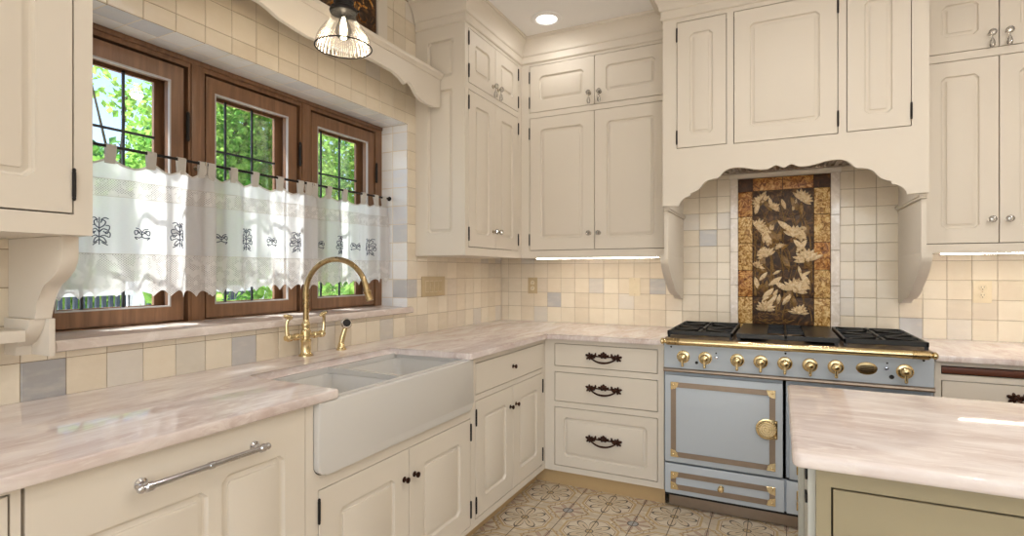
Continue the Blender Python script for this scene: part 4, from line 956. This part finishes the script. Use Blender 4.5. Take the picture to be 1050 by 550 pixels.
for y0, y1, zb, tabs, ph, nm in CUR:
    root = thing('cafe_curtain', CLAB[nm], 'curtain', (RODX, (y0+y1)/2, zb), 'cafe curtains')
    W = y1-y0
    def X(y, z, ph=ph, y0=y0, y1=y1):
        t = (y-y0)/(y1-y0); k = min(1, (1.69-z)/.16); wn = min(1, .15+t/.07, .15+(1-t)/.07)
        am = .35+.65*k
        return -.128 + wn*am*(.010*math.sin(y*41+ph+z*.8)+.008*math.sin(y*83+ph*2.3+z*1.5)*(.4+.9*abs(t-.5)*2)+.007*math.sin(y*17+ph)) + .020*k*math.exp(-((1-t)/.07)**2) - .006*k*math.exp(-(t/.06)**2)
    def Ys(u, z, y0=y0, y1=y1, W=W):   # slight gathering towards the middle of the height
        return y0+u*W + .010*math.sin(z*14+u*5)*4*u*(1-u)
    def top(y, tabs=tabs):
        d = min(abs(y-t) for t in tabs); nb = sorted(abs(y-t) for t in tabs)[:2]
        return 1.676-.030*math.sin(min(1, d/.07)*PI/2)
    def bottom(y, zb=zb): return zb+.026*abs(math.sin(PI*y/.056))**.8+.006*math.sin(y*9)
    NU = 150
    def sheet(name, zt, zl, nz, mat):
        m = MB(); rows = []
        for j in range(nz+1):
            r_ = []
            for i in range(NU+1):
                u = i/NU; yy = y0+u*W
                a = zt(yy) if callable(zt) else zt; b = zl(yy) if callable(zl) else zl
                z = a+(b-a)*j/nz; y = Ys(u, z); r_.append((X(y, z), y, z))
            rows.append(r_)
        m.loft(rows, False, False, False); return m.build(name, mat, root, 180)
    sheet('heading', top, 1.600, 5, LINEN); sheet('lace_band', 1.600, 1.545, 4, LACE); sheet('linen_panel', 1.545, 1.345, 12, LINEN); sheet('lace_hem', 1.345, bottom, 12, LACE)
    hm = MB()
    for z in (1.345, 1.602, 1.543): hm.tube([(X(Ys(i/NU, z), z)+.0008, Ys(i/NU, z), z) for i in range(NU+1)], .0012, 4)
    hm.tube([(X(Ys(i/NU, top(y0+i/NU*W)), top(y0+i/NU*W))+.0005, Ys(i/NU, 1.66), top(y0+i/NU*W)-.001) for i in range(NU+1)], .0035, 5)
    hm.build('stitched_edge', TABM, root)
    for t in tabs:
        tw = .016; m = MB(); q = []
        xs = X(t, 1.672); o_ = [(xs+.002,1.655)] + [(RODX+.0085*math.cos(math.radians(a)), RODZ+.0085*math.sin(math.radians(a))) for a in range(0, 181, 20)] + [(xs-.003,1.655)]
        i_ = [(xs-.0015,1.655)] + [(RODX+.0068*math.cos(math.radians(a)), RODZ+.0068*math.sin(math.radians(a))) for a in range(180, -1, -20)] + [(xs+.0005,1.655)]
        m.prism(o_+i_, 'y', t-tw, t+tw); m.build('tab', TABM, root, 30)
    n_ = 0; yy = y0+.062
    while yy < y1-.03:
        em = MB(); mot = TALL if n_ % 2 else SMALL; zc = 1.424 if n_ % 2 else 1.418
        for st_ in mot:
            for sg in (-1, 1):
                # a smooth curl through the stitch points
                P_ = [Vector((0, p[0]*sg, p[1])) for p in st_]; out_ = []
                for a in range(len(P_)-1):
                    p0, p1, p2, p3 = P_[max(a-1,0)], P_[a], P_[a+1], P_[min(a+2,len(P_)-1)]
                    for k in range(4):
                        t = k/4; out_.append(.5*((2*p1)+(p2-p0)*t+(2*p0-5*p1+4*p2-p3)*t*t+(3*p1-p0-3*p2+p3)*t**3))
                out_.append(P_[-1])
                em.tube([(X(yy+p.y, zc+p.z)+.0016, yy+p.y, zc+p.z) for p in out_], .0018, 4)
        n_ += 1; yy += .1255; em.build('embroidered_motif', THREAD, root)

# ------------------------------------------------------------------ garden outside
def struct_ground():
    m = MB(); m.box(-40, -.31, -30, 40, -.9, -.6); o = m.build('ground', PAVING, None, 0); o['kind'] = 'structure'
struct_ground()
def leaves(name, parent, blobs, n, size, mat, seed):
    r_ = random.Random(seed); vs, fs = [], []
    off = Vector((0,0,0)); p = parent
    while p is not None: off += p.location; p = p.parent
    tot = sum(b[3] for b in blobs)
    for (c, rad, fl, wt) in blobs:
        for _ in range(int(n*wt/tot)):
            while True:
                q = Vector((r_.uniform(-1,1), r_.uniform(-1,1), r_.uniform(-1,1)))
                if fl < q.length < 1: break
            pos = Vector(c)+Vector((q.x*rad[0], q.y*rad[1], q.z*rad[2]))-off
            d = Vector((r_.gauss(0,1), r_.gauss(0,1), r_.gauss(-.3,.7))).normalized(); s = d.orthogonal().normalized(); s.rotate(Matrix.Rotation(r_.uniform(0,6.28),3,d)); up = d.cross(s)
            L = size*r_.uniform(.6,1.3); w_ = L*.34; n0 = len(vs)
            vs += [pos, pos+d*L*.45+s*w_+up*w_*.3, pos+d*L, pos+d*L*.45-s*w_+up*w_*.3]; fs += [(n0,n0+1,n0+2),(n0,n0+2,n0+3)]
    me = bpy.data.meshes.new(name); me.from_pydata([tuple(v) for v in vs], [], fs); me.materials.append(mat)
    o = bpy.data.objects.new(name, me); COL.objects.link(o); o.parent = parent; return o
def tree(label, x, y, h, blobs, n, size, mat, seed, cat='tree', trunk=.11, kind='garden_tree', g='garden trees'):
    root = thing(kind, label, cat, (x, y, -.6), g); m = MB(); r_ = random.Random(seed+50)
    m.tube([(x,y,-.6),(x+.05,y-.04,h*.3),(x-.04,y+.06,h*.6),(x+.03,y,h)], [trunk,trunk*.8,trunk*.55,trunk*.2], 10); m.build('trunk', BARK, root)
    for k, (c, rad, fl, wt) in enumerate(blobs):
        m = MB(); s_ = Vector((x, y, min(h*.75, max(.2, c[2]-rad[2]*1.1)))); e_ = Vector(c)
        m.tube([s_, s_.lerp(e_,.5)+Vector((r_.uniform(-.1,.1),r_.uniform(-.1,.1),.12)), e_, e_+Vector((rad[0]*.4,rad[1]*.3,rad[2]*.5))], [min(trunk*.45,rad[0]*.07)*q_ for q_ in (1,.7,.45,.12)], 7); m.build('branch', BARK, root)
    leaves('foliage', root, blobs, n, size, mat, seed); return root
tree('leafy tree with the sky behind it seen through the near sash', -5.4, .2, 2.4, [((-5.4,-.4,1.7),(1,1.2,1.05),.2,3), ((-5.3,.6,1.75),(.9,1.0,.9),.2,3), ((-5.7,-1.6,1.4),(.9,.9,.9),.2,1.2), ((-5.4,.2,.9),(.9,1.4,.6),.2,1.5), ((-5.0,.0,3.35),(.35,.28,.22),.1,.05), ((-5.1,.75,3.3),(.4,.4,.45),.1,.07), ((-5.1,-.35,3.6),(.3,.25,.2),.1,.03)], 17000, .105, LEAF, 3)
tree('dense broad tree filling the view through the middle sash', -8.2, 4.0, 6.0, [((-8.2,3.2,3.4),(1.3,1.4,1.9),.3,3.4), ((-8.4,4.8,4.0),(1.3,1.5,2.2),.3,3.6), ((-8.0,4.0,1.2),(1.2,2,1.3),.3,2.4), ((-8.2,3.6,5.6),(1.1,1.3,.8),.2,.8)], 19000, .14, LEAF, 5)
tree('tall dense green tree filling the view through the far sash', -4.6, 4.4, 5.6, [((-4.6,3.5,3.0),(1.2,1.2,1.9),.3,3.4), ((-4.6,5.2,3.4),(1.3,1.5,2.2),.3,3.4), ((-4.5,4.0,.9),(1.2,1.6,1.1),.3,2), ((-4.6,3.6,4.9),(1.0,1.2,.7),.2,.9)], 22000, .105, LEAF, 7)
tree('dark green tree standing further back behind the middle sash', -13, 5.6, 6.5, [((-13,2.6,2.4),(2.0,2.2,2.2),.4,3), ((-13.2,6.2,3.0),(2.2,2.6,2.8),.4,3), ((-13,-.4,1.0),(1.8,2,1.2),.4,2), ((-13.5,10.0,3),(2.4,2.8,3),.4,3)], 10000, .26, LEAF_D, 9)
ro = random.Random(4); BL_ = []
for k in range(46):
    r_ = ro.uniform(.09,.20); BL_.append(((ro.uniform(-2.7,-1.0), ro.uniform(-4.4,-1.5), ro.uniform(3.9,5.4)), (r_,r_,r_*.7), 0, r_*r_))
tree('tree whose branches overhang the windows and dapple the curtains', -3.4, -4.4, 5.2, BL_, 1700, .10, LEAF, 11)
for i, (x, y, r_, lb) in enumerate(((-1.25,-1.66,.26,'bright green shrub close outside the middle sash below its curtain'), (-1.40,-.96,.27,'bright green shrub outside the window behind the tap spout'), (-1.3,-.26,.27,'bright green shrub close outside the far sash below its curtain'))):
    root = thing('garden_shrub', lb, 'shrub', (x, y, -.6), 'shrubs under the windows'); m = MB()
    for k in range(6): a = k*1.05; m.tube([(x,y,-.6),(x+.08*math.cos(a),y+.08*math.sin(a),.2),(x+.2*math.cos(a),y+.2*math.sin(a),.85)], [.014,.010,.004], 6)
    m.build('stems', BARK, root); leaves('foliage', root, [((x,y,.92),(r_,r_*1.15,.30),.2,1), ((x,y,.45),(r_,r_,.45),.2,.7)], 900, .085, LEAF, 20+i)
# picket railing and the pale gate beyond the near sash
root = thing('garden_fence', 'pale railing with dark upright bars seen below the near curtain', 'fence', (-3.0, -1.0, -.6)); m = MB()
for z0, z1 in ((.92,.985),(1.09,1.14),(.1,.17)): m.box(-3.03,-2.97,-4.2,.9,z0,z1,.004)
for y in (-3.6,-2.3,-1.0,.3): m.box(-3.05,-2.95,y-.05,y+.05,-.6,1.2,.004)
m.build('rails', WHITEP, root, 0); m = MB()
for k in range(100): m.box(-3.012,-2.988,-4.15+k*.05,-4.125+k*.05,.17,1.095)
m.build('bars', DARKBAR, root, 0)

# ------------------------------------------------------------------ daylight and lamps, some of them added fill
wd = bpy.data.worlds.new('sky'); scene.world = wd; wd.use_nodes = True; nt = wd.node_tree; bg = nt.nodes['Background']
sky = nt.nodes.new('ShaderNodeTexSky'); sky.sky_type = 'NISHITA'; sky.sun_disc = False; sky.sun_elevation = math.radians(55); sky.sun_rotation = math.radians(230); sky.air_density = 1.0; sky.dust_density = 1.4; sky.ozone_density = 1.2
nt.links.new(sky.outputs[0], bg.inputs[0]); bg.inputs[1].default_value = SKY_STRENGTH = .30
def lamp(name, kind, loc, energy, color, **kw):
    l = bpy.data.lights.new(name, kind); l.energy = energy; l.color = color
    for k, v in kw.items(): setattr(l, k, v)
    o = bpy.data.objects.new(name, l); COL.objects.link(o); o.location = loc; return o
sun = lamp('sun', 'SUN', (-4,-6,8), 19.0, (1,.97,.92), angle=.01)
sun.rotation_euler = Vector((-.36,-.22,.90)).to_track_quat('Z','Y').to_euler()
WARM = (1,.96,.91)
for i, (x, y) in enumerate(CAN_AND_FILLS): lamp('can_and_fill_lamp', 'AREA', (x, y, H-.02), 1.0 if i == 0 else (7 if i < 3 else 5), WARM, shape='DISK', size=.12)  # first lights the built fitting; the others are added fill without fixtures
# added soft fill light, set in the opening behind the camera
l = lamp('rear_fill', 'AREA', (2.35, RY-.02, 1.35), 36, (1,.985,.97), shape='RECTANGLE', size=3.4, size_y=2.1); l.rotation_euler = (PI/2, 0, 0)
for x, y in ((3.0, -2.3), (3.6, -2.3), (2.7, -4.6), (3.6, -4.2)): lamp('room_fill_lamp', 'POINT', (x, y, 2.05), 4, WARM, shadow_soft_size=.14)  # added unseen fill to brighten the ceiling and room, no fittings built
for x in (1.74, 2.15): lamp('hood_lamp', 'AREA', (x, -.545, 1.897), 1.3, WARM, shape='DISK', size=.07)
l = lamp('pendant_bulb', 'POINT', (PX, PY, PZ+.02), 1.2, (1,.84,.62), shadow_soft_size=.03)

# ------------------------------------------------------------------ camera
cam = bpy.data.cameras.new('camera'); co = bpy.data.objects.new('camera', cam); COL.objects.link(co)
co.location = (1.92, -3.70, 1.283); co.rotation_euler = (PI/2, 0, math.radians(26.3))
cam.sensor_width = 36; cam.lens = 36*553/1050; cam.shift_y = 4/1050; cam.clip_start = .02; cam.clip_end = 200
scene.camera = co
vs = scene.view_settings; vs.view_transform = 'Standard'; vs.look = 'None'; vs.exposure = .27; vs.gamma = 1; vs.use_curve_mapping = False
scene.cycles.max_bounces = 12; scene.cycles.diffuse_bounces = 5; scene.cycles.glossy_bounces = 5; scene.cycles.transparent_max_bounces = 16; scene.cycles.sample_clamp_indirect = 6
scene.cycles.use_denoising = True
